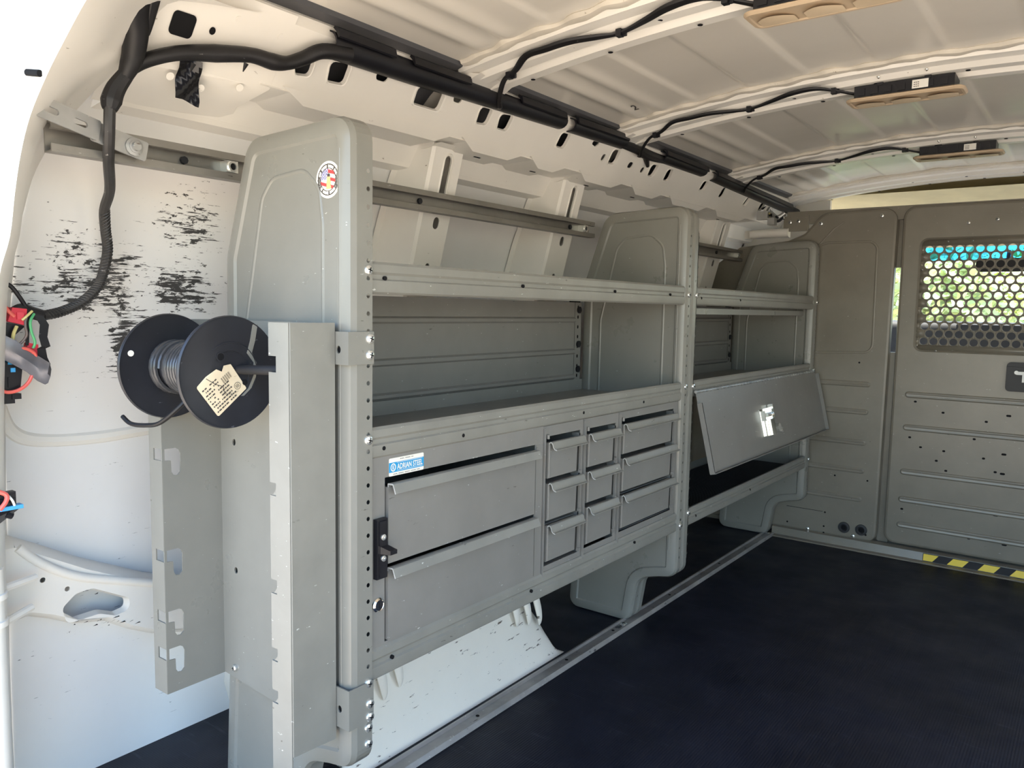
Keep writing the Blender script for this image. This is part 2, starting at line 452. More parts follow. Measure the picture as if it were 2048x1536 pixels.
# dark cavity closing sheet behind the rail
g = G(); g.rows([[(-.335, y, 1.17) for y in (-.2, 2.55)], [(-.335, y, 1.235) for y in (-.2, 2.55)], [(-.30, y, 1.262) for y in (-.2, 2.55)]])
obj('rail_back', g, 'roof', WL)
# rail underside with its stepped tabs
g = G(); g.hexa([(-.252, .04, 1.168), (-.248, 2.55, 1.170), (-.36, 2.55, 1.163), (-.36, .04, 1.163), (-.2545, .04, 1.1735), (-.2535, 2.55, 1.1735), (-.36, 2.55, 1.170), (-.36, .04, 1.170)])
obj('rail_underside', g, 'white', WL)
for y0, y1 in ((.10, .48), (.54, .72), (.78, .90), (.99, 1.18), (1.26, 1.42), (1.5, 1.75), (1.85, 2.1)):
    g = G()
    g.hexa([(-.262, y0 + .03, 1.155), (-.262, y1 - .03, 1.155), (-.355, y1 - .01, 1.157), (-.355, y0 + .01, 1.157),
            (-.247, y0 - .02, 1.174), (-.247, y1 + .02, 1.174), (-.355, y1 + .02, 1.168), (-.355, y0 - .02, 1.168)])
    g.mi = 1
    g.box(-.30, -.296, (y0 + y1) / 2 - .012, (y0 + y1) / 2 + .008, 1.1545, 1.1563)
    obj('rail_tab', g, ['white', 'hole'], WL)

# vertical wall posts with their long slots
def post(y0, y1, slots=True):
    g = G()
    xin = lambda z: -.302 - (1.165 - z) * .27 if z > .6 else -.4546 - (.6 - z) * .12
    fn = lambda u, v, w: (xin(v) - w, u, v)
    ym = (y0 + y1) / 2
    fa, fb = y0 + .028, y1 - .008
    zt, zb = 1.166, .64
    hs = []
    if slots:
        for (z0, z1, ry) in ((1.062, 1.146, .0105), (.995, 1.020, .009), (.905, .922, .007)):
            hs.append(rrect(ym + .012 - ry, ym + .012 + ry, z0, z1, ry * .98, 4))
    g.plate(fn, [(fa, zb), (fb, zb), (fb, zt), (fa, zt)], hs, .0025)
    for z0, z1, ry in ((1.062, 1.146, .0105),) if slots else ():      # rolled rim of the slot
        L = rrect(ym + .012 - ry, ym + .012 + ry, z0, z1, ry * .98, 4)
        Q = offset(L, -.006); g.rows([[fn(u, v, -.0002) for u, v in Q], [fn(u, v, -.003) for u, v in offset(L, -.003)], [fn(u, v, .004) for u, v in L]], True)
    zl = [zt - (zt - zb) * i / 24 for i in range(25)]
    g.rows([[fn(fa, z, 0) for z in zl], [fn(fa - .008, z, .004) for z in zl], [(max(wall_x(z) + .012, xin(z) - .06), fa - .016, z) for z in zl],
            [(wall_x(z) + .008, fa - .022, z) for z in zl], [(wall_x(z) + .003, y0 - .008, z) for z in zl]])
    g.rows([[fn(fb, z, 0) for z in zl], [fn(fb + .004, z, .004) for z in zl], [(wall_x(z) + .003, fb + .012, z) for z in zl], [(wall_x(z) + .003, fb + .022, z) for z in zl]])
    # flared foot plate under the rail
    g.hexa([(-.318, fa - .012, 1.155), (-.318, fb + .012, 1.155), (-.35, fb + .012, 1.152), (-.35, fa - .012, 1.152), (-.285, fa - .006, 1.164), (-.285, fb + .02, 1.164), (-.35, fb + .02, 1.166), (-.35, fa - .006, 1.166)])
    return obj('wall_post', g, 'white', WL)
post(.475, .597); post(.968, 1.095); post(1.97, 2.12)

# rear door jamb: front frame strip, edge curve, concave reveal into the wall
A = [(-.02, 1.185), (-.056, 1.168), (-.091, 1.152), (-.135, 1.126), (-.189, 1.091), (-.239, 1.05), (-.270, 1.008), (-.292, .962), (-.313, .907), (-0.354, .852), (-0.376, .758), (-0.394, .62), (-0.405, .475), (-0.408, .368), (-0.410, .257), (-0.411, .12), (-0.411, 0)]
B = [(-.19, 0.0, 1.25), (-.205, -.12, 1.234), (-.235, -.15, 1.195), (-.27, -.165, 1.15), (-.35, -.165, 1.13), (-.41, -.19, 1.075), (-.444, -.212, 1.016), (-.46, -.222, .965), (-.475, -.228, .92), (-.49, -.23, .87), (-.515, -.23, .78), (-.535, -.232, .65), (-.55, -.232, .48), (-.553, -.232, .37), (-.556, -.234, .25), (-.553, -.236, .12), (-.55, -.236, 0)]
rows = []
def lerp(a, b, t): return a + (b - a) * t
F = [Vector((x - .35, -.40, z + .16)) if z > .95 else Vector((x - .45, -.38, z)) for x, z in A]
E1 = [Vector((x - .03, -.306, z + .02)) if z > .95 else Vector((x - .03, -.304, z)) for x, z in A]
E0 = [Vector((x, -.30, z)) for x, z in A]
Bv = [Vector(b) for b in B]
mid = [E0[i] * .55 + Bv[i] * .45 + Vector((-.02, .012, .0)) for i in range(len(A))]
mid0 = [E0[i] * .88 + Bv[i] * .12 + Vector((-.005, .012, .0)) for i in range(len(A))]
midb = [E0[i] * .2 + Bv[i] * .8 + Vector((-.015, .006, .0)) for i in range(len(A))]
g = G()
def dens(r):
    Q, _ = spline(r, 1.0, 4); return Q
g.rows([dens(r) for r in (F, E1, E0, mid0, mid, midb, Bv)])
JB = obj('door_jamb', g, 'white', WL, angle=60)
g = G(); c = Vector((-.215, -.303, 1.096)); g.tube([c + Vector((-.016, -.002, .003)), c + Vector((.016, -.001, -.003))], .0042, 10, .8, (0, 1, 0)); obj('jamb_slot', g, 'hole', WL)
# filler between jamb top and side rail
g = G(); g.rows([[face(y, z, -.0005) for y in (-.17, -.10, .0, .06)] for z in (1.262, 1.20, 1.165)]
               + [[(-.345, -.165, 1.137), (-.345, -.10, 1.135), (-.345, .0, 1.14), (-.345, .06, 1.15)], [(-.37, -.165, 1.118), (-.37, -.10, 1.12), (-.37, .0, 1.122), (-.37, .06, 1.125)]])
for j, (y, z) in enumerate([(-.05, 1.145), (.01, 1.158), (-.02, 1.185), (-.1, 1.15), (.03, 1.2), (.045, 1.232), (-.03, 1.235)]):
    g.cyl(face(y, z, .0), HN, .006, .0012, 14)
g.rows([[(x, y, z) for y in (-.33, .1)] for x, z in ((-.46, 1.0), (-.425, 1.09), (-.40, 1.16), (-.335, 1.29))])
obj('corner_gusset', g, 'white', WL, angle=50)
g = G(); g.box(-.46, -.06, 2.50, 2.52, .6, 1.27); obj('front_pillar', g, 'white', WL)
g = G(); g.plate(lambda u, v, w: face(u, v, w - .0022), rrect(-.124, -.09, 1.197, 1.224, .006), [], .001)
g.plate(lambda u, v, w: face(u, v, w - .0022), [(-.063 + .0045 * cos(a * pi / 6), 1.214 + .0045 * sin(a * pi / 6)) for a in range(12)], [], .001)
obj('access_hole', g, 'hole', WL)
# hinge column at the very left edge
g = G(); g.tube([(-.425, -.303, 0), (-.425, -.303, .44)], .018, 16, smooth=False)
for z in (.36, .40): g.tube([(-.425, -.303, z - .004), (-.425, -.303, z + .004)], .022, 16, smooth=False)
g.tube([(-.44, -.295, .40), (-.47, -.225, .398)], .006, 8, smooth=False); g.tube([(-.44, -.295, .345), (-.47, -.232, .352)], .006, 8, smooth=False)
obj('hinge_column', g, 'white', WL)
# pressed gusset with an oval opening
OUT = [(-.30, .452), (-.236, .453), (-.20, .433), (-.126, .389), (-.01, .331), (.10, .29), (.10, .19), (-.016, .222), (-.06, .245), (-.099, .272), (-.152, .284), (-.19, .305), (-.22, .318), (-.245, .315), (-.30, .316)]
HOL = rpoly([(-.172, .322, .012), (-.150, .341, .015), (-.122, .343, .02), (-.060, .308, .012), (-.060, .287, .012), (-.085, .283, .01), (-.112, .295, .02), (-.165, .293, .012)], 4)
P = rpoly([(a, b, .008) for a, b in OUT], 3)
if area2(P) < 0: P = P[::-1]
g = G()
fx = lambda y, z, w: (-.505 - w - (.45 - z) * .02, y, z)
for y, z, r in ((-.195, .375, .0045), (-.165, .352, .0045)): pass
hs = [HOL] + [[(y + r * cos(a * pi / 5), z + r * sin(a * pi / 5)) for a in range(10)] for y, z, r in ((-.20, .378, .0045), (-.163, .353, .0042))]
IN = offset(P, .012)
g.plate(fx, IN, hs, .002)
g.rows([[fx(a, b, 0) for a, b in IN], [fx(a, b, .012) for a, b in offset(P, .003)], [fx(a, b, .05) for a, b in P]], True)
g.rows([[fx(a, b, 0) for a, b in HOL], [fx(a, b, .014) for a, b in offset(HOL, .004 if area2(HOL) > 0 else -.004)]], True)
g.tube([(-.503, -.235, .44), (-.502, -.20, .405), (-.503, -.15, .372), (-.505, -.08, .345), (-.507, .02, .31)], .007, 8, .7, (1, 0, 0))
GU = obj('pressed_gusset', g, 'white', WL, angle=45)
g = G()
for i in range(20):
    y = -.10 + random.uniform(-.06, .05); z = .275 + (-.10 - y) * .25 + random.uniform(-.006, .008); l = random.uniform(.003, .012)
    x = -.5035 - (.45 - z) * .02
    g.add([(x, y, z), (x, y + l, z + random.uniform(-.001, .003)), (x, y + l * .8, z + .0018)], [(0, 1, 2)])
obj('scrape_mark', g, 'hole', WL, kind='stuff')

# wheel house
def arch_pt(t, s):                # t along the length profile 0..1, s from the inner foot to the wall
    prof = [(.150, -.002), (.135, .06), (.145, .13), (.18, .205), (.28, .262), (.42, .275), (.58, .268), (.70, .215), (.765, .13), (.80, .07), (.825, -.002)]
    k = t * (len(prof) - 1); i = min(int(k), len(prof) - 2); f = k - i
    y = lerp(prof[i][0], prof[i + 1][0], f); z = lerp(prof[i][1], prof[i + 1][1], f)
    sx = [(-.163, 0), (-.175, .10), (-.185, .42), (-.20, .74), (-.225, .93), (-.27, 1.0), (-.56, 1.0)]
    return y, z, sx
g = G(); rows = []
for i in range(61):
    y, z, sx = arch_pt(i / 60, 0); cy = .44
    row = []
    for x, h in sx:
        fl = 0
        yy = cy + (y - cy) * (1 - .05 * h)
        row.append((x, yy, z * h if z > 0 else z))
    rows.append(row)
g.rows(rows)
for yy, zz_ in ((.645, .135), (.69, .125), (.733, .112), (.235, .128), (.275, .138)):   # pressed flutes along the shoulder
    g.tube([(-.196, yy - .006, zz_ + .075), (-.182, yy, zz_ + .02), (-.179, yy + .004, zz_ - .008), (-.181, yy + .006, zz_ - .022)], [.012, .011, .008, .003], 10, .42, (1, 0, 0))
WH = obj('wheel_house', g, 'arch', WL, angle=50)

# right wall, rear header and nose: the shell that keeps the sky out, but for one added opening
g = G(); MX = lambda x: .96 - x
for ya, yb in ((-.24, .22), (.95, 2.55)): g.rows([[(MX(wall_x(z)), y, z) for z in zz] for y in (ya, yb)])  # gap left between is an unseen opening, added to light the deep interior
g.rows([[(MX(wall_x(z)), y, z) for z in zz[:6]] for y in (.22, .95)])
g.rows([[(MX(-.36), y, 1.165) for y in (-.24, 2.55)], [(MX(-.25), y, 1.175) for y in (-.24, 2.55)], [(MX(-.2), y, 1.25) for y in (-.24, 2.55)], [(MX(-.32), y, 1.25) for y in (-.24, 2.55)]])
struct('wall_right', g, 'white', 'white painted side wall opposite the shelves')
g = G(); g.box(-.1, 1.06, -.42, -.34, 1.19, 1.34); g.box(1.34, 1.52, -.40, -.24, 0, 1.1)
g.hexa([(1.06, -.40, 1.19), (1.34, -.40, 1.0), (1.5, -.40, 1.0), (1.2, -.40, 1.3), (1.06, -.30, 1.19), (1.34, -.30, 1.0), (1.5, -.30, 1.0), (1.2, -.30, 1.3)])
struct('trim_1', g, 'white', 'rear door opening frame')

# roof skin with lengthwise corrugations between the bows
BOW = [.50, 1.105, 1.845, 2.46]
def corr(x, y):
    edges = [.035, .155, .285, .42, .55, .685, .815, .94]
    s = 0; k = 0
    for i, e in enumerate(edges):
        tt = min(1, max(0, (x - e) / .012 + .5)); tt = tt * tt * (3 - 2 * tt)
        s += tt * (1 if i % 2 == 0 else -1)
    s *= .0055
    for e in (-.105, -.045): s -= .007 * math.exp(-((x - e) / .016) ** 2)
    w = 1
    for b in BOW: w = min(w, max(0, min(1, (abs(y - b) - .075) / .03)))
    return s * w
g = G()
xs = [-.325, -.30, -.28, -.26, -.24, -.22, -.20] + [-.18 + .006 * i for i in range(221)] + [1.16, 1.2, 1.24, 1.285]
yr = [-.42, -.1, .1]
for a, b in zip([.1] + BOW, BOW + [2.55]):
    yr += [a + d for d in (.06, .075, .082, .09, .098, .105) if a != .1] + [lerp(a, b, k) for k in (.3, .5, .7)] + [b - d for d in (.105, .098, .09, .082, .075, .06)]
yr = sorted(y for y in set(yr) if y <= 2.55)
g.rows([[(x, y, roof_z(x) + corr(x, y)) for x in xs] for y in yr])
g.rows([[(x, y, roof_z(x) + .05) for x in xs[::8] + [1.285]] for y in (-.42, 2.55)])
CE = struct('ceiling', g, 'roof', 'bare ribbed sheet metal roof', 40)
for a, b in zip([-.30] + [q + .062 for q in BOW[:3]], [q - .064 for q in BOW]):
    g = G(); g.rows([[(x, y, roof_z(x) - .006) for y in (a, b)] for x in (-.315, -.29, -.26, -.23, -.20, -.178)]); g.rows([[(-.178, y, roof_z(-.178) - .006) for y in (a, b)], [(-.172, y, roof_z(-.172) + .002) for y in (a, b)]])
    obj('roof_channel', g, 'dark_grey', CE)  # dark grey strip sheet set under the roof edge between the bows
for b in BOW:
    prof = [(-.064, .024), (-.060, .013), (-.034, .011), (-.026, .001), (-.004, 0), (.002, .008), (.017, .008), (.023, -.003), (.048, -.003), (.054, .006), (.058, .024)]
    g = G(); xx = [-.19 + .05 * i for i in range(28)] + [1.15]
    g.rows([[(x, b + dy, ZB(x) + dz) for dy, dz in prof] for x in xx])
    g.mi = 1
    for i in range(6):
        x = -.12 + .17 * i + (.03 if b > 1 else 0)
        for dy, dz in ((-.013, .0), (.036, -.003)):
            g.cyl((x + dy, b + dy, ZB(x) + dz - .0006), (0, 0, 1), .0045, .001, 10)
    bo = obj('roof_bow', g, ['white', 'hole'], CE)
    g = G(); rows = []
    for i in range(150):
        x = -.17 + i * .0088; y = b - .070 + .004 * sin(i * .31) + .003 * sin(i * .83 + b); r = .010 + .0018 * sin(i * .7) + random.uniform(-.0007, .0007)
        rows.append([(x, y + r * 1.3 * cos(a), roof_z(x) + r * .8 * sin(a) - .001) for a in [2 * pi * k / 8 for k in range(8)]])
    g.rows(rows, True, True); obj('seam_sealer', g, 'sealer', bo)
    # bracket joining the bow to the side rail
    g = G(); g.hexa([(-.20, b - .05, 1.252), (-.20, b + .075, 1.252), (-.235, b + .075, 1.248), (-.235, b - .05, 1.248), (-.15, b - .045, ZB(-.15) + .004), (-.15, b + .06, ZB(-.15) + .004), (-.235, b + .06, 1.285), (-.235, b - .05, 1.285)])
    obj('bow_bracket', g, 'white', bo)

# floor track beside the shelving feet
g = G()
prof = [(-.150, 0), (-.149, .006), (-.143, .0075), (-.139, .0035), (-.121, .0035), (-.117, .0085), (-.111, .0085), (-.106, .002), (-.105, 0)]
g.rows([[(x, y, z + .0005) for x, z in prof] for y in (-.33, .6, 1.4, 2.17)])
g.mi = 1
for y in (.45, .78, 1.0, 1.33, 1.7): g.cyl((-.130, y, .004), (0, 0, 1), .004, .0006, 10)
TR = struct('trim_2', g, ['alu', 'hole'], 'scuffed aluminium floor strip along the shelving')
for y in (1.052, 2.165): screw(TR, (-.128, y, .004), (0, 0, 1), .011, 'bolt')

# ------------------------------------------------------------------ shelving units
PAN = [(-.322, .0, .030), (-.128, .0, .030), (-.108, .125, .048), (-.052, .140, .01), (0, .150, .034), (0, 1.087, .034), (-.236, 1.078, .045), (-.297, .90, .06), (-.303, .30, .2)]
def end_panel(parent, y0, dep, screws, strip=True):
    P = rpoly(PAN, 6)
    if area2(P) < 0: P = P[::-1]
    g = G(); fn = lambda P_, d: [(x, y0 + d, z) for x, z in P_]
    R = [(0, .012), (.0036, .0036), (.012, 0), (.026, 0), (.0295, .0035)]
    g.rows([fn(offset(P, o), d) for o, d in R], True)
    q = offset(P, .0295); o = len(g.v); g.v += fn(q, .0035); g.f.append(tuple(range(o, o + len(q)))); g.m.append(0)
    # turned flange all round except where the perforated strip runs
    front = [abs(p[0]) < 1e-6 for p in P]
    for i in range(len(P)):
        a, b = P[i], P[(i + 1) % len(P)]
        if front[i] and front[(i + 1) % len(P)] and abs(a[1] - b[1]) > .2: continue
        g.add([(a[0], y0 + .012, a[1]), (b[0], y0 + .012, b[1]), (b[0], y0 + dep, b[1]), (a[0], y0 + dep, a[1])], [(0, 1, 2, 3)])
    zs = [p[1] for i, p in enumerate(P) if front[i]]; z0, z1 = min(zs), max(zs)
    n = int((z1 - z0) / .0246); yc = y0 + dep - .0085 if dep < .03 else y0 + .033
    zst = z0 + .012
    g.add([(0, y0 + .012, z0), (0, y0 + dep, z0), (0, y0 + dep, zst), (0, y0 + .012, zst)], [(0, 1, 2, 3)])
    fl = lambda u, v: (0.0, u, v)
    for k in range(n - 1):
        a, b = zst + k * .0246, zst + (k + 1) * .0246
        g.cellhole(fl, y0 + .012, y0 + dep, a, b, yc, (a + b) / 2, .0031, .0033, 10)
    e = zst + (n - 1) * .0246
    g.add([(0, y0 + .012, e), (0, y0 + dep, e), (0, y0 + dep, z1), (0, y0 + .012, z1)], [(0, 1, 2, 3)])
    # pressed arch bead
    bp = [(-.245, .24), (-.243, .80), (-.20, .985), (-.175, 1.012), (-.10, 1.018), (-.068, .99), (-.061, .94), (-.061, .24)]
    bp = rpoly([(a, b, .03) for a, b in bp], 4)
    bead(g, [(x, y0 + .0035, z) for x, z in bp], .0032, .5)
    bead(g, [(-.022, y0 + .0005, .22), (-.022, y0 + .0005, 1.04)], .0022, .5)
    p = obj('end_panel', g, 'grey', parent, angle=40)
    for z in screws: screw(parent, (.0, yc if dep > .03 else yc - .001, z), (1, 0, 0))
    return p

def tray(parent, y0, y1, zf, zl0, zl1, holes, lab=None, mat='grey_worn'):
    g = G(); x = -.0022
    prof = [(-.293, zf + .028), (-.293, zf), (-.016, zf), (-.012, zl0), (x - .004, zl0), (x - .0008, zl0 + .003), (x, zl0 + .008), (x, lerp(zl0, zl1, .42)), (x - .003, lerp(zl0, zl1, .47)),
            (x - .003, lerp(zl0, zl1, .60)), (x - .0005, lerp(zl0, zl1, .68)), (x - .0008, zl1 - .004), (x - .004, zl1), (x - .009, zl1), (x - .011, zl1 - .004), (x - .011, zl1 - .010)]
    g.rows([[(a, y, b) for a, b in prof] for y in (y0, y1)])
    g.mi = 1
    for y, k in holes: g.cyl((x - .0036, y, lerp(zl0, zl1, k)), (1, 0, 0), .0032, .0042, 10)
    return obj('shelf', g, [mat, 'hole'], parent, lab)

def back(parent, y0, y1):
    g = G()
    prof = [(-.298, .612), (-.298, .640), (-.292, .646), (-.292, .652), (-.298, .656), (-.298, .708), (-.293, .712), (-.293, .720), (-.298, .724), (-.298, .792), (-.293, .796), (-.293, .803), (-.298, .807), (-.298, .846)]
    g.rows([[(a, y, b) for a, b in prof] for y in (y0, y1 - .035)])
    g.rows([[(a - .004, y, b) for a, b in prof] for y in (y0, y1 - .035)])
    g.mi = 0
    n = 9
    for k in range(n):
        a, b = .612 + k * .026, .612 + (k + 1) * .026
        g.cellhole(lambda u, v: (-.297, u, v), y1 - .035, y1 - .004, a, b, y1 - .02, (a + b) / 2, .0035, .005, 10)
    g.mi = 1
    for z in (.826, .735, .668): g.cyl((-.297, y1 - .017, z), (1, 0, 0), .009, .004, 16)
    g.mi = 2; g.box(-.306, -.303, y1 - .05, y1, .61, .85)
    return obj('back_panel', g, ['drawer', 'black', 'hole'], parent)

S1 = thing('shelf_unit', 'nearer grey steel shelving unit holding the drawer cabinets', 'shelf unit', (-.16, .55, 0), 'grey steel van shelving units')
end_panel(S1, 0.0, .041, (.876, .635, .273, .205, .18))
end_panel(S1, 1.080, .027, (.868, .639, .283))
tray(S1, .008, 1.079, .852, .843, .889, ((.068, .5), (.405, .5), (.735, .5), (1.0, .5)))
tray(S1, .008, 1.079, .613, .605, .651, ((.066, .3), (.245, .25), (.62, .3), (.88, .3)))
tray(S1, .008, 1.079, .277, .270, .318, ((.085, .5), (.45, .5), (.86, .5)))
back(S1, .045, 1.078)
S2 = thing('shelf_unit', 'farther grey steel shelving unit with a fold-out flap door', 'shelf unit', (-.16, 1.65, 0), 'grey steel van shelving units')
end_panel(S2, 1.112, .030, (.868, .637, .307))
end_panel(S2, 2.150, .034, (.868, .625, .30))
tray(S2, 1.113, 2.149, .852, .843, .889, ((1.18, .4), (1.45, .4)))
tray(S2, 1.113, 2.149, .613, .608, .651, ())
tray(S2, 1.113, 2.149, .277, .270, .315, ((1.2, .4), (1.6, .4)))
back(S2, 1.16, 2.148)
g = G(); g.hexa([(-.035, 1.12, .820), (-.035, 2.148, .820), (-.038, 2.148, .820), (-.038, 1.12, .820), (-.035, 1.12, .836), (-.035, 2.148, .836), (-.038, 2.148, .836), (-.038, 1.12, .836)])
obj('under_lip', g, 'grey', S2)
g = G()
for i in range(84):
    y = 1.15 + i * .0117; g.box(-.285, -.02, y, y + .007, .2775, .2815)
obj('ribbed_liner', g, 'matt_black', S2, 'black ribbed rubber liner')
# flap door swung out at the bottom
hx, hz = .004, .622; ang = radians(13.5); L = .212
def fl(d, w, y): return (hx + d * sin(ang) + w * cos(ang), y, hz - d * cos(ang) + w * sin(ang))
def slab(g, y0, y1, d0, d1, w0, w1):
    g.hexa([fl(d1, w0, y0), fl(d1, w0, y1), fl(d1, w1, y1), fl(d1, w1, y0), fl(d0, w0, y0), fl(d0, w0, y1), fl(d0, w1, y1), fl(d0, w1, y0)])
g = G(); slab(g, 1.150, 2.178, .004, L, 0, .0022)
slab(g, 1.149, 1.1503, .03, L, -.001, .014); slab(g, 1.149, 1.161, .03, L - .004, .0128, .014)
slab(g, 2.1782, 2.180, .01, L, -.001, .014)
slab(g, 1.1505, 2.178, L + .0003, L + .002, -.001, .014)
DR = obj('flap_door', g, 'drawer', S2)
g = G(); g.tube([(hx, 1.150, hz), (hx, 2.178, hz)], .0035, 8, smooth=False)
for i in range(42): g.tube([(hx, 1.152 + i * .0245, hz), (hx, 1.164 + i * .0245, hz)], .0045, 8, smooth=False)
obj('hinge', g, 'galv', DR)
g = G()
slab(g, 1.560, 1.640, .085, .165, .0022, .004)
slab(g, 1.563, 1.566, .09, .12, .004, .018); slab(g, 1.632, 1.636, .075, .118, .004, .020)
slab(g, 1.572, 1.592, .12, .166, .004, .012); slab(g, 1.594, 1.628, .118, .166, .004, .020)
g.mi = 1
c = Vector(fl(.105, .012, 1.61)); g.tube([c + Vector((0, -.02, 0)), c + Vector((0, .018, .0))], .006, 10, smooth=False)
c = Vector(fl(.15, .004, 1.665)); nx = Vector((cos(ang), 0, sin(ang)))
g.cyl(c, nx, .013, .016, 18); g.cyl(c + Vector((0, .012, -.012)), nx, .005, .02, 10)
g.tube([c + nx * .012, c + nx * .013 + Vector((0, .03, -.006))], .0035, 8, smooth=False)
obj('paddle_latch', g, ['chrome', 'screw'], DR, 'chrome paddle latch')
slab(g := G(), 1.5, 1.53, .07, .073, .0022, .003); 

# round flag decal on the near end panel
g = G()
c = Vector((-.0485, -.0006, 1.0))
def decal(u, v):
    r = sqrt(u * u + v * v)
    if r > .94: return 0
    if r > .86: return 0
    if r > .80: return 4
    if r > .64:
        a = math.degrees(atan2(v, u)) % 360
        if (-40 + 360) < a or a < 20 or 165 < a < 215: return 4 if (int(r * 60) + int(a / 5)) % 3 else 0
        return 4 if int(a / 6.5) % 7 == 0 else 0
    if r > .60: return 4
    if abs(u - .05) < .17 - .1 * (v + .2) and -.5 < v < .15: return 3
    if (u - .05) ** 2 + (v - .22) ** 2 < .012: return 4
    if u < 0 and v > 0: return 1 if (int((u + 2) * 14) + int((v + 2) * 12)) % 2 else 0
    return 2 if sin(v * 16 + u * 4 + .5) > 0.1 else 0
n = 64; rad = .0255
g.lathe(c + Vector((0, .0005, 0)), (0, -1, 0), [(rad, 0), (rad, .0004)], 40)
for i in range(-n // 2, n // 2):
    for j in range(-n // 2, n // 2):
        u, v = (i + .5) / (n / 2), (j + .5) / (n / 2)
        if u * u + v * v > .86 ** 2: continue
        k = decal(u, v)
        if k == 0: continue
        g.mi = k; s_ = rad / (n / 2); x, z = c.x + u * rad, c.z + v * rad
        g.add([(x - s_ / 2, c.y - .0003, z - s_ / 2), (x + s_ / 2, c.y - .0003, z - s_ / 2), (x + s_ / 2, c.y - .0003, z + s_ / 2), (x - s_ / 2, c.y - .0003, z + s_ / 2)], [(0, 1, 2, 3)])
SK = obj('round_decal', g, ['decal_white', 'flag_blue', 'flag_red', 'flag_tan', 'ink'], S1, 'round white sticker with a flag motif')
SK.location = (Vector(SK.location) + Vector((0, .0036, 0)))

# ------------------------------------------------------------------ drawer cabinets
def lip(g, y0, y1, xf, zt, out, drop, th=.0022, curved=False):
    if curved: pr = [(xf - .001, zt - .010), (xf - .0005, zt - .003), (xf + .001, zt), (xf + .0035, zt + .0018), (xf + .007, zt + .001), (xf + .0098, zt - .003), (xf + .0115, zt - .0085), (xf + .0145, zt - .0115), (xf + .019, zt - .0122)]
    else: pr = [(xf, zt - .006), (xf + .0005, zt - .001), (xf + .0015, zt), (xf + .0105, zt + .0003), (xf + .0125, zt - .0008), (xf + .018, zt - drop)]
    a = [Vector((x, 0, z)) for x, z in pr]
    inner = []
    for i, p in enumerate(a):
        t = (a[min(i + 1, len(a) - 1)] - a[max(i - 1, 0)]).normalized(); inner.append(p + Vector((t.z, 0, -t.x)) * -th * -1)
    loop = a + inner[::-1]
    g.rows([[(p.x, y, p.z) for p in loop] for y in (y0, y1)], True, True); g.m[-1] = g.m[-2] = 1

C1 = thing('drawer_cabinet', 'wide grey two-drawer cabinet with a blue and white maker sticker', 'cabinet', (-.13, .265, .318))
g = G(); xf = -.006
g.plate(lambda u, v, w: (xf - w, u, v), [(.044, .300), (.483, .300), (.483, .606), (.044, .606)], [[(.0715, .322), (.4575, .322), (.4575, .5735), (.0715, .5735)]], .002)
g.box(-.285, xf - .002, .046, .048, .319, .604); g.box(-.285, xf - .002, .479, .4815, .319, .604); g.box(-.287, -.285, .046, .4815, .319, .604)
g.box(-.285, -.01, .048, .479, .319, .321); g.box(xf, xf + .0012, .459, .481, .32, .572)
obj('cabinet_body', g, 'drawer', C1)
for z0, z1, zh in ((.4425, .5585, .5645), (.324, .4305, .4365)):
    g = G(); g.box(xf - .004, xf + .0035, .0755, .4535, z0, z1); g.box(-.27, xf - .004, .078, .0795, z0, z1 - .01); g.box(-.27, xf - .004, .450, .4515, z0, z1 - .01); g.box(-.27, xf - .004, .078, .4515, z0, z0 + .0015)
    d = obj('drawer', g, 'drawer', C1)
    g = G(); lip(g, .0765, .4545, xf + .0005, zh, .017, .014); obj('pull_lip', g, ['grey_worn', 'edge'], d)
g = G(); g.box(xf, xf + .008, .0485, .0695, .425, .515); g.box(xf + .008, xf + .010, .0525, .0665, .428, .512)
g.hexa([(xf + .008, .052, .464), (xf + .008, .067, .464), (xf + .022, .076, .462), (xf + .022, .062, .462), (xf + .008, .052, .476), (xf + .008, .067, .476), (xf + .022, .076, .468), (xf + .022, .062, .468)])
g.box(xf + .009, xf + .0105, .0535, .055, .435, .455)
LT = obj('slide_latch', g, 'black', C1, 'black plastic slide latch')
for z in (.488, .456):
    g = G(); g.lathe((xf + .010, .0595, z), (1, 0, 0), [(.0048, 0), (.0045, .0015), (.002, .0018), (.0018, .0008), (.0002, .0008)], 14); obj('rivet', g, 'screw', LT)
g = G(); g.lathe((xf, .0565, .384), (1, 0, 0), [(.0115, 0), (.011, .003), (.0085, .0055), (.0080, .0048), (.0002, .005)], 24)
g.mi = 1; g.box(xf + .005, xf + .0053, .0557, .0573, .3795, .3885); obj('key_lock', g, ['chrome', 'hole'], C1, 'round chrome keyed lock')

def text_into(g, s, size, place, mi, bold=0.0):
    cu = bpy.data.curves.new('lettering', 'FONT'); cu.body = s; cu.size = size; cu.offset = bold; cu.resolution_u = 3; cu.fill_mode = 'FRONT'
    o = bpy.data.objects.new('lettering', cu); COL.objects.link(o)
    dg = bpy.context.evaluated_depsgraph_get(); me = bpy.data.meshes.new_from_object(o.evaluated_get(dg))
    vs = [v.co.copy() for v in me.vertices]; fs = [tuple(p.vertices) for p in me.polygons]
    x0 = min(v.x for v in vs); x1 = max(v.x for v in vs); y0 = min(v.y for v in vs); y1 = max(v.y for v in vs)
    g.mi = mi; g.add([place((v.x - x0) / (x1 - x0), (v.y - y0) / (y1 - y0)) for v in vs], fs)
    bpy.data.objects.remove(o); bpy.data.curves.remove(cu); bpy.data.meshes.remove(me)

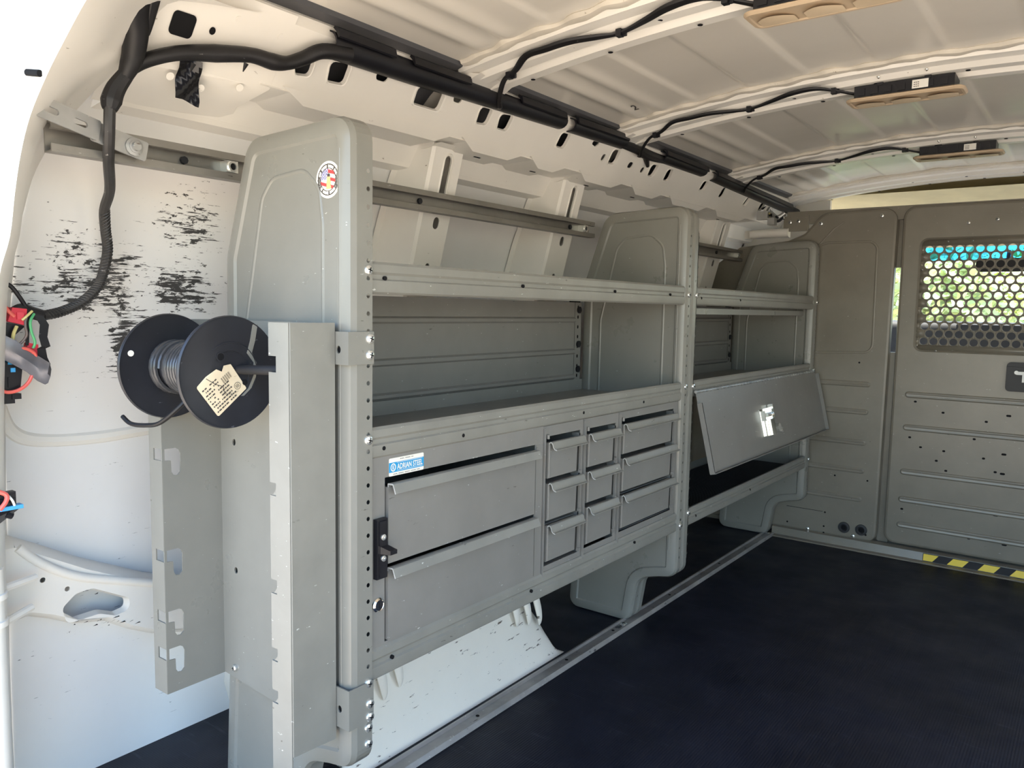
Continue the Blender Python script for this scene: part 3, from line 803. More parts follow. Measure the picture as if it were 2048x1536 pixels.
g = G(); text_into(g, '2', .02, lambda a, b: (-.092 + .015 * a + .010 * b, .958 - .042 * b - .004 * a, roof_z(-.085) + corr(-.085, .935) - .0022), 0, .0004); obj('chalk_mark', g, 'ink', CE)
y0, y1, z0, z1, xs_ = .0795, .154, .5735, .6005, xf + .0003
g = G(); g.plate(lambda u, v, w: (xs_ + .0002 - w, u, v), rrect(y0, y1, z0, z1, .002, 3), [], .0003)
g.mi = 1; g.plate(lambda u, v, w: (xs_ + .0004 - w, u, v), [(y0, z0 + .0055), (y1, z0 + .0055), (y1, z1 - .0065), (y0, z1 - .0065)], [], .0002)
ST = obj('maker_sticker', g, ['decal_white', 'decal_blue'], C1, 'blue and white printed sticker')
g = G(); xt = xs_ + .0006
text_into(g, 'ADRIAN STEEL', .01, lambda a, b: (xt, lerp(y0 + .0165, y1 - .003, a), lerp(z0 + .0088, z1 - .0095, b)), 0, .0002)
for zc in (z0 + .0072, z1 - .0078): g.add([(xt, y0 + .016, zc), (xt, y1 - .003, zc), (xt, y1 - .003, zc + .0005), (xt, y0 + .016, zc + .0005)], [(0, 1, 2, 3)])
cx, cz = y0 + .0085, (z0 + z1) / 2 - .0005
g.rows([[(xt, cx + r * .9 * cos(2 * pi * k / 24), cz + r * sin(2 * pi * k / 24)) for k in range(24)] for r in (.0062, .0044)], True)
text_into(g, 'E', .01, lambda a, b: (xt, lerp(cx - .0016, cx + .0022, a), lerp(cz - .0028, cz + .0028, b)), 0, .0002)
g.mi = 1
for zc, n_ in ((z0 + .0020, 26), (z1 - .0032, 13)):
    w_ = 0.0011 * n_ * 2; ya = (y0 + y1) / 2 - w_ / 2
    for i in range(n_):
        if i % 6 == 4: continue
        g.add([(xt, ya + i * .0022, zc), (xt, ya + i * .0022 + .0015, zc), (xt, ya + i * .0022 + .0015, zc + .0011), (xt, ya + i * .0022, zc + .0011)], [(0, 1, 2, 3)])
obj('lettering', g, ['decal_white', 'ink'], ST)

def bank(y0, y1, tops, bot, label, dy0=.016, dy1=.024):
    b = thing('drawer_module', label, 'cabinet', (-.13, (y0 + y1) / 2, .318), 'small three-drawer modules')
    xf = -.008
    g = G()
    ho = []
    rail = tops[0] + .012
    g.plate(lambda u, v, w: (xf - w, u, v), [(y0, .302), (y1, .302), (y1, .604), (y0, .604)], [[(y0 + dy0 - .006, bot - .008), (y1 - dy1 + .012, bot - .008), (y1 - dy1 + .012, rail), (y0 + dy0 - .006, rail)]], .002)
    g.box(xf, xf + .006, y0 - .001, y0 + .001, .312, .600)
    g.box(-.285, xf - .002, y0 + .001, y0 + .002, .319, .603); g.box(-.285, xf - .002, y1 - .002, y1 - .001, .319, .603); g.box(-.287, -.285, y0, y1, .319, .603)
    for z in [t - .085 for t in tops]: g.box(-.28, xf - .01, y0 + .003, y1 - .003, z, z + .0015)
    ye = y1 - dy1 + .012
    for t in tops:                                   # bent runner tabs at the right of every opening
        g.box(xf - .001, xf + .004, ye - .002, ye, t - .070, t - .012); g.box(xf - .001, xf + .007, ye - .004, ye + .001, t - .012, t - .006); g.box(xf - .001, xf + .006, ye - .004, ye + .001, t - .076, t - .070)
        g.box(xf - .02, xf, ye, ye + .0008, t - .012, t + .006)
    g.tube([(xf + .003, y0 + dy0 - .004, rail - .004), (xf + .003, y0 + dy0 - .004, rail + .004)], .003, 8, smooth=False)
    obj('cabinet_body', g, 'drawer', b)
    for i, t in enumerate(tops):
        zb = (tops[i + 1] + .010) if i < 2 else bot
        g = G(); a, c = y0 + dy0 - .002, y1 - dy1 - .001
        P = [(a, zb), (c, zb), (c + .0015, t - .002), (a, t - .002)]
        g.hexa([(xf - .003, a, zb), (xf - .003, c, zb), (xf + .001, c, zb), (xf + .001, a, zb), (xf - .003, a, t), (xf - .003, c, t), (xf + .003, c, t), (xf + .003, a, t)])
        g.box(-.26, xf - .003, a + .002, a + .003, zb, t - .012); g.box(-.26, xf - .003, c - .003, c - .002, zb, t - .012); g.box(-.26, xf - .003, a, c, zb, zb + .001); g.box(-.262, -.26, a, c, zb, t - .012)
        g.tube([(xf + .002, a + .003, zb + .002), (xf + .003, a + .003, t - .004)], .0022, 8, smooth=False)
        d = obj('drawer', g, 'drawer', b)
        g = G(); lip(g, a + .003, y1 - dy1 + .016, xf + .002, t, .017, .013, .002, True); obj('pull_lip', g, ['grey_worn', 'edge'], d)
    return b
bank(.486, .630, (.5715, .4915, .4085), .337, 'narrow three-drawer module beside the wide two-drawer cabinet')
bank(.632, .776, (.5705, .4915, .4165), .338, 'narrow three-drawer module in the middle of the three small modules')
bank(.778, 1.074, (.5755, .4985, .4145), .340, 'wide three-drawer module nearest the middle end panel', .018, .034)

# ------------------------------------------------------------------ spool rack on the near end panel
RK = thing('spool_rack', 'grey steel channel rack with hook slots holding the wire spool', 'rack', (-.16, -.008, .21))
TH = .0022
def jslot(y, z): # inverted-J hook slot in the left side plate (y, z of mouth)
    return [(y + .004, z), (y + .004, z - .018), (y + .014, z - .019), (y + .0145, z - .036), (y + .018, z - .042), (y + .024, z - .043), (y + .029, z - .038), (y + .030, z - .010), (y + .027, z - .003), (y + .022, z)]
fY = -.110
g = G()
g.plate(lambda u, v, w: (u, -.008 - w, v), [(-.298, .218), (-.025, .198), (-.025, .801), (-.298, .801)],
        [[(x + .0045 * cos(k * pi / 4), z + .0055 * sin(k * pi / 4)) for k in range(8)] for x, z in ((-.262, .607), (-.262, .398))], TH)
obj('back_plate', g, 'grey', RK)
g = G(); sl = [jslot(fY, z) for z in (.757, .604, .446, .349, .289)]
g.plate(lambda u, v, w: (-.298 - w, u, v), [(fY, .217), (-.008, .217), (-.008, .801), (fY, .801)], sl[1:], TH)
zc = [(.801, .606)] + [(a - .018 if True else 0, b) for a, b in ((.604, .446), (.446, .349), (.349, .289))] + [(.271, .217)]
segs = [(.801, .604), (.586, .446), (.428, .349), (.331, .289), (.271, .217)]
for a, b in segs: g.box(-.334, -.2985, fY - .0005, fY + .0017, b, a)
for a in (.604, .446, .349, .289): g.box(-.334, -.322, fY - .0005, fY + .0017, a - .018, a)
obj('side_plate', g, 'grey', RK)
g = G(); gY = -.083
g.plate(lambda u, v, w: (-.025 + w, u, v), [(gY, .203), (-.008, .198), (-.008, .802), (gY, .802)], [], TH)
segs = [(.802, .757, -.068), (.757, .735, -.052), (.735, .584, -.068), (.584, .566, -.055), (.566, .448, -.068), (.448, .428, -.055), (.428, .350, -.068), (.350, .331, -.055), (.331, .289, -.068), (.289, .270, -.055), (.270, .165, -.068)]
for a, b, x in segs: g.box(x, -.0252, gY - .0012, gY + .001, b, a)
for z in (.566, .428, .331, .270): g.hexa([(-.063, gY, z + .001), (-.055, gY, z + .001), (-.055, gY + .012, z + .001), (-.063, gY + .012, z + .001), (-.056, gY, z + .009), (-.055, gY, z + .009), (-.055, gY + .002, z + .009), (-.056, gY + .002, z + .009)])
obj('side_plate', g, 'grey_worn', RK)
for z0, z1 in ((.744, .790), (.216, .276)):
    g = G()
    g.plate(lambda u, v, w: (.0012 + w, u, v), [(-.0065, z0), (.041, z0), (.041, z1), (-.0065, z1)], [], .002)
    g.plate(lambda u, v, w: (u, -.0065 + w, v), [(-.035, z0), (.0012, z0), (.0012, z1), (-.035, z1)], [[(-.017 + .0045 * cos(k * pi / 6), (z0 + z1) / 2 - .002 + .0055 * sin(k * pi / 6)) for k in range(12)]], .002)
    g.mi = 1; g.cyl((-.017, -.0025, (z0 + z1) / 2 - .002), (0, 1, 0), .006, .0005, 12)
    br = obj('mount_bracket', g, ['grey', 'hole'], RK)
    for z in ((.780, .757) if z0 > .5 else (.243, .223)): screw(br, (.0032, .033, z), (1, 0, 0))
screw(RK, (-.268, -.0105, .233), (0, -1, 0), .006)
g = G(); g.tube([(-.335, -.092, .731), (-.18, -.088, .733), (-.05, -.071, .737), (-.028, -.069, .7375)], .0066, 12)
tag(obj('axle_rod', g, 'matt_black'), 'black rod running through the wire spool into the rack notch', 'rod')

# wire spool
SPc = Vector((0, -.098, .731)); xl, xr = -.292, -.137
SP = thing('wire_spool', 'black plastic spool of grey wire hanging in the rack', 'spool', (-.21, -.098, .655))
for x, s in ((xl, -1), (xr, 1)):
    R = .0775 if s > 0 else .0775; t = .0045
    g = G()
    pr = [(.013, -t / 2), (.030, -t / 2), (R - .004, -t / 2), (R, -t / 2 - .0015), (R + .0012, 0), (R, t / 2 + .0015), (R - .004, t / 2), (.030, t / 2), (.0295, t / 2 - .0015), (.013, t / 2 - .0015)]
    g.lathe((x, SPc.y, SPc.z), (1, 0, 0), pr, 64, True)
    g.mi = 1
    if s < 0: g.cyl((x + .0026, -.158, .752), (1, 0, 0), .0045, .0006, 14)
    g.mi = 2
    if s > 0:
        for a, r in ((125, .0052), (-35, .004)): g.cyl((x + t / 2 - .001, SPc.y + .027 * cos(radians(a)), SPc.z + .027 * sin(radians(a))), (1, 0, 0), r, .0018, 14)
        g.mi = 0
        a = radians(125); g.lathe((x + t / 2 - .001, SPc.y + .027 * cos(a), SPc.z + .027 * sin(a)), (1, 0, 0), [(.0052, 0), (.0052, .0022), (.0068, .0022), (.0068, 0)], 16, True)
        ring = [(x + t / 2, SPc.y + .0415 * cos(radians(b)), SPc.z + .0415 * sin(radians(b))) for b in range(-60, 140, 8)]
        g.tube(ring, .0012, 6)
    obj('spool_flange', g, ['spool', 'label', 'hole'], SP)
# cut-away slot strip in the right flange
g = G(); xq = xr + .0032
pts = [(SPc.y + .040, SPc.z + .066), (SPc.y + .0355, SPc.z + .043), (SPc.y + .030, SPc.z + .026), (SPc.y + .039, SPc.z + .012), (SPc.y + .039, SPc.z - .006), (SPc.y + .030, SPc.z - .024), (SPc.y + .018, SPc.z - .034)]
rows = []
for i, (y, z) in enumerate(pts):
    w = .004 if i < 3 else .0022
    rows.append([(xq, y - w, z), (xq, y + w, z), (xq - .002, y + w, z), (xq - .002, y - w, z)])
g.rows(rows, True, True); obj('flange_slot', g, 'grey', SP, 'grey wear slot showing through the flange')
g = G(); g.lathe((xl, SPc.y, SPc.z), (1, 0, 0), [(.0335, 0), (.0335, .155)], 28); obj('spool_core', g, 'spool', SP)
g = G(); n = 15 * 24
g.tube([(xl + .045 + .105 * i / n, SPc.y + .0362 * cos(2 * pi * i / 24), SPc.z + .0362 * sin(2 * pi * i / 24)) for i in range(n + 1)], .0034, 6, smooth=False)
g.tube([(xl + .010 + .03 * i / 60, SPc.y + .0375 * cos(2 * pi * i / 24), SPc.z + .0375 * sin(2 * pi * i / 24)) for i in range(61)], .0034, 6, smooth=False)
obj('wire_coil', g, 'wire', SP)
g = G(); g.tube([(xl + .09, SPc.y - .02, SPc.z - .035), (xl + .08, SPc.y - .035, SPc.z - .055), (xl + .05, SPc.y - .045, SPc.z - .077), (xl + .02, SPc.y - .05, SPc.z - .083), (xl - .01, SPc.y - .056, SPc.z - .083), (xl - .03, SPc.y - .058, SPc.z - .074)], .0033, 8)
obj('wire_tail', g, 'tape', SP)
# torn paper label, tilted on the flange
g = G(); ca = radians(-36)
def lb(u, v, w=0):
    a, b = u * cos(ca) - v * sin(ca), u * sin(ca) + v * cos(ca)
    return (xr + .0030 + w, SPc.y - .013 + a, SPc.z - .021 + b)
lp = [(-.034, -.022), (.034, -.026), (.036, .020), (.026, .0225), (.017, .0195), (.012, .024), (.0, .0265), (-.010, .0255), (-.034, .022)]
ca = radians(37)
lp = rpoly([(-.030, -.0265, .003), (.0285, -.025, .002), (.030, .018, .001), (.020, .0235), (.0125, .019), (.008, .027), (-.010, .0285), (-.030, .0265, .003)], 3)
g.plate(lambda u, v, w: lb(u, v, .0006 * sin(u * 140) * (1 if w == 0 else 1) - w), lp, [], .0004)
PL = obj('paper_label', g, 'paper', SP, 'torn stained paper label with small print')
g = G()
for r_ in range(9):
    v = -.022 + r_ * .0047; u = -.027
    while u < -.002 if r_ > 5 else u < (.010 if r_ < 7 else .0):
        l = random.uniform(.0012, .0045)
        if random.random() > .16: g.add([lb(u, v, .0009), lb(u + l, v, .0009), lb(u + l, v + .0019, .0009), lb(u, v + .0019, .0009)], [(0, 1, 2, 3)])
        u += l + .0011
for i in range(16):
    u = .004 + i * .0011
    if i % 3: g.add([lb(u, .004, .0009), lb(u + .0005, .004, .0009), lb(u + .0005, .013, .0009), lb(u, .013, .0009)], [(0, 1, 2, 3)])
g.rows([[lb(.019 + r * cos(k * pi / 10), -.012 + r * sin(k * pi / 10), .0009) for k in range(20)] for r in (.0052, .0046)], True)
for k in range(3): g.add([lb(.0165 + k * .002, -.0145, .0009), lb(.0172 + k * .002, -.0145, .0009), lb(.0172 + k * .002, -.0095, .0009), lb(.0165 + k * .002, -.0095, .0009)], [(0, 1, 2, 3)])
cr = [(-.012, .027), (-.006, .012), (.001, .002), (-.003, -.008), (.006, -.016), (.016, -.019)]
g.rows([[lb(a - .0004, b, .001) for a, b in cr], [lb(a + .0005, b, .001) for a, b in cr]])
obj('label_print', g, 'ink', PL)

# ------------------------------------------------------------------ strut rails and slotted bar
def strut(y0, y1, mat, label, cl, bolts):
    t = thing('strut_rail', label, 'rail', (-.30, (y0 + y1) / 2, 1.022), 'strut rails behind the shelving')
    g = G(); zc = 1.041; h = .0205; x0 = -.288; x1 = -.309
    pr = [(x0, zc + h), (x0, zc + .010), (x0 - .005, zc + .009), (x0 - .006, zc + .009), (x0 - .002, zc + .012), (x0 - .0025, zc + h - .002), (x1 + .002, zc + h - .002), (x1 + .002, zc - h + .002), (x0 - .0025, zc - h + .002), (x0 - .002, zc - .012), (x0 - .006, zc - .009), (x0 - .005, zc - .009), (x0, zc - .010), (x0, zc - h), (x1, zc - h), (x1, zc + h)]
    g.rows([[(a, y, b) for a, b in pr] for y in (y0, y1)], True, True)
    obj('channel', g, mat, t)
    for y in cl:
        g = G(); g.box(-.307, -.289, y - .010, y + .010, zc - .009, zc + .009); g.lathe((-.289, y, zc), (1, 0, 0), [(.0085, 0), (.0085, .003), (.0055, .003), (.0055, .0)], 16, True)
        g.mi = 1; g.cyl((-.2895, y, zc), (1, 0, 0), .0055, .0007, 12); obj('channel_nut', g, ['screw', 'hole'], t)
    for y in bolts:
        g = G(); g.cyl((-.307, y, zc), (1, 0, 0), .006, .005, 8); obj('bolt', g, 'matt_black', t)
    return t
strut(-.256, 1.118, 'strut', 'long steel strut rail above the nearer shelves', (.013, 1.072), (.455, 1.02, -.06))
strut(1.28, 2.20, 'strut', 'dull steel strut rail above the farther shelves', (2.165,), (1.99,))
g = G()
fb = lambda y0, z0, y1, z1, x0, x1, h0, h1: g.hexa([(x0, y0, z0 - h0), (x1, y1, z1 - h1), (x1 - .003, y1, z1 - h1), (x0 - .003, y0, z0 - h0), (x0, y0, z0 + h0), (x1, y1, z1 + h1), (x1 - .003, y1, z1 + h1), (x0 - .003, y0, z0 + h0)])
SB = thing('slotted_bar', 'bent slotted galvanised bar bolted to the strut rail end', 'bar', (-.26, -.2, 1.03))
def bar_fn(x0, x1, ya, za, yb, zb):
    d = Vector((x1 - x0, yb - ya, zb - za)); L_ = d.length; d.normalize(); n = Vector((1, 0, 0)); n = (n - d * n.dot(d)).normalized(); v = n.cross(d) * -1
    return L_, lambda u, q, w: Vector((x0, ya, za)) + d * u + v * q - n * w
for (x0, x1, ya, za, yb, zb, sl) in ((-.245, -.262, -.292, 1.068, -.205, 1.052, ((.012, .032), (.052, .072))), (-.268, -.272, -.212, 1.053, -.135, 1.037, ((.018, .030),))):
    L_, f_ = bar_fn(x0, x1, ya, za, yb, zb)
    g = G(); g.plate(f_, rrect(0, L_, -.0135, .0135, .003, 3), [rrect(a, b, -.004, .004, .0038, 4) for a, b in sl], .003); obj('bar_piece', g, 'galv', SB)
g = G(); g.lathe((-.270, -.155, 1.041), (1, 0, 0), [(.0125, 0), (.0125, .002), (.0085, .003), (.0085, .0045), (.0062, .005), (.006, .010), (.0002, .010)], 12)
obj('bolt', g, 'galv', SB)

# ------------------------------------------------------------------ wiring harness on the left
HS = thing('wiring_harness', 'black taped wiring harness hanging down the left side wall', 'cable', (-.3, -.15, .80))
g = G(); g.tube([(-.11, -.205, 1.36), (-.155, -.194, 1.285), (-.175, -.190, 1.25), (-.197, -.188, 1.214), (-.216, -.176, 1.186), (-.232, -.172, 1.158), (-.238, -.175, 1.140), (-.245, -.18, 1.122)], [.024, .024, .022, .020, .0165, .0150, .013, .0085], 12); g.tube([(-.15, -.222, 1.30), (-.19, -.207, 1.245), (-.216, -.186, 1.195), (-.232, -.172, 1.163)], [.018, .019, .013, .008], 10); g.tube([(-.14, -.185, 1.30), (-.178, -.172, 1.235), (-.215, -.165, 1.18)], [.014, .013, .006], 10)
obj('taped_trunk', g, 'tape', HS)
g = G(); g.tube([(-.242, -.176, 1.132), (-.25, -.188, 1.11), (-.252, -.194, 1.092), (-.252, -.196, 1.08)], [.010, .0125, .0135, .009], 10)
obj('tape_wrap', g, 'tape', HS)
g = G(); g.tube([(-.25, -.197, 1.085), (-.258, -.195, 1.05), (-.29, -.181, 1.02), (-.36, -.146, .99), (-.405, -.133, .965), (-.42, -.125, .935), (-.43, -.118, .906), (-.44, -.121, .871), (-.44, -.131, .848), (-.44, -.154, .825), (-.44, -.184, .81), (-.43, -.217, .803)], .0075, 10)
Q, _ = spline([Vector(p) for p in ((-.405, -.133, .965), (-.42, -.125, .935), (-.43, -.118, .906), (-.44, -.121, .871), (-.44, -.131, .848), (-.44, -.154, .825), (-.44, -.184, .81), (-.43, -.217, .803))], 1.0, 14)
for i in range(0, len(Q) - 5, 2):
    t_ = (Q[i + 4] - Q[i]).normalized(); a_ = Vector((1, 0, 0)); a_ = (a_ - t_ * a_.dot(t_)).normalized(); b_ = t_.cross(a_)
    g.tube([Q[i + k] + (a_ * cos(k * .62 - 1.2) + b_ * sin(k * .62 - 1.2)) * .0074 for k in range(5)], .0011, 5, smooth=False)
obj('braided_branch', g, 'loom', HS)
g = G(); g.tube([(-.250, -.165, 1.142), (-.242, -.152, 1.153), (-.232, -.128, 1.165), (-.226, -.102, 1.174), (-.219, -.059, 1.183), (-.211, -.006, 1.193), (-.207, .030, 1.192), (-.205, .055, 1.196), (-.198, .08, 1.208), (-.185, .108, 1.224), (-.182, .16, 1.232)], [.009, .010, .010, .0105, .0125, .011, .0125, .0105, .011, .012, .012], 12)
for c in ((-.213, -.012, 1.180), (-.224, -.09, 1.162)): g.tube([Vector(c), Vector(c) + Vector((-.004, -.003, -.012))], [.004, .0008], 6, smooth=False)
obj('roof_branch', g, 'tape', HS)
g = G(); rows = []
for i in range(9):
    k = i / 8; ya = -.10 + .012 * k; yb = -.066 + .018 * k; z = 1.178 - .048 * k
    rows.append([face(lerp(ya, yb, q), z - .006 * q * k, -.007 - .004 * sin(q * 7 + i)) for q in (0, .2, .4, .55, .7, .85, 1)])
g.rows(rows); g.rows([[(p[0] - .001, p[1], p[2]) for p in r] for r in rows]); obj('tape_flag', g, 'glossy_black', HS, 'glossy black loose tape flap')

# tail lamp connector cluster
TC = thing('lamp_connector', 'loose tail lamp wiring with red plugs, coloured wires and grey foil', 'connector', (-.42, -.245, .70))
X = -.43
def wire(m, pts, r, name='wire', lab=None): g = G(); g.tube([(X + (p[2] if len(p) > 2 else 0), p[0], p[1]) for p in pts], r, 8); return obj(name, g, m, TC, lab)
wire('tape', [(-.217, .803), (-.232, .808), (-.244, .812), (-.256, .806)], .009, 'taped_joint')
wire('black', [(-.238, .812, .004), (-.250, .832, .006), (-.262, .847, .006), (-.276, .846, .005), (-.292, .832, .004)], .0032, 'wire', 'black wire loop')
wire('pink', [(-.274, .840, .008), (-.272, .825, .01), (-.267, .812, .01), (-.258, .802, .01)], .0026, 'wire', 'red wire')
wire('green', [(-.231, .806, .008), (-.238, .795, .012), (-.237, .780, .012), (-.233, .765, .012), (-.235, .756, .01)], .0020, 'wire', 'green wire')
wire('yellow_wire', [(-.235, .810, .012), (-.243, .803, .014), (-.249, .797, .012)], .0018, 'wire', 'yellow wire')
wire('yellow_wire', [(-.254, .788, .006), (-.259, .778, .008), (-.260, .768, .006)], .0024, 'wire', 'pale yellow wire')
wire('brown', [(-.243, .803, .008), (-.244, .788, .010), (-.243, .775, .010), (-.250, .764, .008), (-.258, .758, .006)], .0020, 'wire', 'brown wire')
wire('black', [(-.236, .80, .004), (-.240, .78, .006), (-.241, .76, .006)], .0024, 'wire', 'black wire')
wire('pink', [(-.268, .762, .012), (-.255, .757, .014), (-.244, .755, .014), (-.234, .748, .012), (-.231, .738, .01)], .0024, 'wire', 'pink wire')
wire('pink', [(-.236, .730, .010), (-.239, .716, .012), (-.246, .704, .012), (-.258, .696, .012), (-.272, .694, .01), (-.286, .701, .008)], .0026, 'wire', 'pink wire loop')
g = G(); g.hexa([(X + .008, -.266, .795), (X + .008, -.242, .789), (X - .006, -.242, .789), (X - .006, -.266, .795), (X + .010, -.260, .815), (X + .010, -.241, .813), (X - .006, -.241, .813), (X - .006, -.260, .815)]); g.box(X - .004, X + .012, -.255, -.246, .798, .808); obj('plug', g, 'red', TC, 'red plastic plug')
g = G(); g.hexa([(X + .006, -.246, .745), (X + .006, -.226, .741), (X - .006, -.226, .741), (X - .006, -.246, .745), (X + .008, -.240, .764), (X + .008, -.227, .761), (X - .006, -.227, .761), (X - .006, -.240, .764)]); obj('plug', g, 'red', TC, 'small red plug')
g = G(); g.hexa([(X, -.285, .765), (X, -.262, .768), (X - .008, -.262, .768), (X - .008, -.285, .765), (X, -.275, .796), (X, -.240, .788), (X - .008, -.240, .788), (X - .008, -.275, .796)]); obj('plug_housing', g, 'black', TC)
g = G(); f = [(-.226, .806), (-.218, .79), (-.220, .772), (-.217, .758), (-.223, .755), (-.222, .742), (-.217, .731)]
g.rows([[(X + .008 + .002 * (i % 2), y - w_, z) for w_ in (.006, 0, -.006)] for i, ((y, z), w) in enumerate(zip(f, (1,) * 7))]); g.rows([[(X + .007, y - w_, z) for w_ in (.0055, -.0055)] for y, z in f]); obj('tape_tail', g, 'tape', TC)
g = G(); r0 = [(-.29, .785, .754), (-.26, .768, .735), (-.24, .752, .722), (-.226, .742, .708), (-.216, .734, .702), (-.212, .724, .704)]
g.rows([[(X + .014 + .003 * sin(i * 2), y, a), (X + .018, y - .004, (a + b) / 2), (X + .014, y - .006, b)] for i, (y, a, b) in enumerate(r0)])
g.rows([[(X + .012, y, a), (X + .012, y - .006, b)] for y, a, b in r0]); obj('foil_strip', g, 'foil', TC, 'dull grey foil strip')
g = G(); g.hexa([(X + .004, -.300, .690), (X + .004, -.252, .694), (X - .016, -.252, .694), (X - .016, -.300, .690), (X + .004, -.300, .738), (X + .004, -.247, .735), (X - .016, -.247, .735), (X - .016, -.300, .738)]); g.box(X - .012, X, -.30, -.258, .676, .692); g.box(X + .004, X + .006, -.268, -.264, .70, .715); g.box(X - .01, X + .002, -.262, -.25, .682, .69)
obj('connector_body', g, 'black', TC)
g = G(); g.hexa([(X + .004, -.267, .733), (X + .004, -.240, .732), (X - .006, -.240, .732), (X - .006, -.267, .733), (X + .008, -.267, .740), (X + .008, -.240, .739), (X - .006, -.240, .739), (X - .006, -.267, .740)]); g.box(X + .004, X + .006, -.264, -.258, .722, .728); obj('lock_tab', g, 'blue', TC, 'bright blue locking tab')
g = G(); g.box(X - .005, X + .004, -.32, -.276, .727, .786); obj('amber_plate', g, 'orange', TC, 'amber plastic plate')
g = G(); g.tube([(X, -.286, .686), (X, -.283, .66), (X, -.287, .63), (X, -.30, .61)], .0055, 10); obj('black_loom', g, 'tape', TC)
PC = thing('plug_connector', 'black plug with a blue lock bar at the left frame edge', 'connector', (-.43, -.285, .515))
X = -.405
g = G(); g.box(X - .012, X, -.31, -.2715, .532, .552); g.hexa([(X - .012, -.32, .508), (X - .004, -.292, .508), (X - .012, -.292, .508), (X - .014, -.32, .508), (X - .002, -.31, .528), (X + .002, -.266, .528), (X - .012, -.266, .528), (X - .012, -.31, .528)]); g.tube([(X - .004, -.284, .52), (X - .004, -.276, .516)], .005, 8, smooth=False)
for k in range(3): g.box(X, X + .0015, -.30, -.273, .534 + k * .006, .537 + k * .006)
obj('connector_body', g, 'black', PC)
g = G(); g.box(X - .008, X + .006, -.31, -.2645, .527, .5325); obj('lock_bar', g, 'blue', PC, 'bright blue lock bar')
g = G(); g.tube([(X + .006, -.295, .53), (X + .008, -.287, .542), (X + .006, -.287, .551), (X + .002, -.30, .558)], .0032, 8); obj('wire', g, 'pink', PC, 'salmon pink wire')
g = G(); g.tube([(X + .006, -.276, .533), (X + .007, -.279, .541), (X + .003, -.282, .547)], .0017, 8); obj('wire', g, 'label', PC, 'white wire')

# ------------------------------------------------------------------ black cable ducts along the rail
DZ = [(.1, 1.221, 1.264), (.32, 1.224, 1.264), (.48, 1.229, 1.266), (.82, 1.236, 1.268), (1.12, 1.240, 1.272), (1.58, 1.241, 1.268), (2.25, 1.222, 1.253), (2.55, 1.214, 1.245)]
def dz(y):
    for a, b in zip(DZ, DZ[1:]):
        if y <= b[0]: k = max(0, (y - a[0]) / (b[0] - a[0])); return lerp(a[1], b[1], k), lerp(a[2], b[2], k)
    return DZ[-1][1:]
def duct(y0, y1, top, label):
    t = thing('cable_duct', label, 'cable duct', (-.19, (y0 + y1) / 2, dz(y0)[0]), 'black ducts along the roof rail')
    n = 10; rows = []; rin = []; 
    for i in range(n + 1):
        y = lerp(y0, y1, i / n); a, b = dz(y); b = min(b, a + .047); c = (a + b) / 2; r = (b - a) / 2
        row = []; ri = []
        for k in range(13):
            th = radians(118 - 232 * k / 12)
            row.append((-.196 + .020 * cos(th) * 1.1, y, c + r * sin(th))); ri.append((-.196 + .017 * cos(th) * 1.1, y, c + (r - .0025) * sin(th)))
        rows.append(row + ri[::-1])
    g = G(); g.rows(rows, True, True); obj('duct_body', g, 'black', t)
    g = G()
    for a, b in top:
        rr = []
        for i in range(5):
            y = lerp(a, b, i / 4); q, w = dz(y); w = min(w, q + .047)
            rr.append([(-.171, y, w - .016), (-.168, y, w - .014), (-.171, y, w - .001), (-.180, y, w + .004), (-.183, y, w + .001), (-.176, y, w - .006)])
        g.rows(rr, True, True)
    obj('duct_cover', g, 'black', t)
    return t
duct(.128, .455, ((.128, .255), (.30, .455)), 'black cable duct nearest the van rear, harness entering it')
duct(.455, .80, ((.62, .79),), 'black cable duct under the first roof bow')
duct(.835, 1.085, ((.84, 1.08),), 'black cable duct between the first and second roof bows')
duct(1.30, 1.585, ((1.30, 1.585),), 'black cable duct just beyond the second roof bow')
duct(1.66, 2.50, ((1.66, 2.4),), 'longest black cable duct reaching the front corner')
# taped bundle bridging the open gap
g = G(); g.tube([(-.19, 1.05, 1.252), (-.188, 1.15, 1.25), (-.19, 1.22, 1.246), (-.195, 1.32, 1.25)], [.011, .013, .014, .011], 10); g.tube([(-.196, 1.22, 1.243), (-.205, 1.25, 1.222)], [.010, .005], 8, smooth=False)
tag(obj('wire_bundle', g, 'tape'), 'black taped wire bundle in the gap between two roof ducts', 'cable')

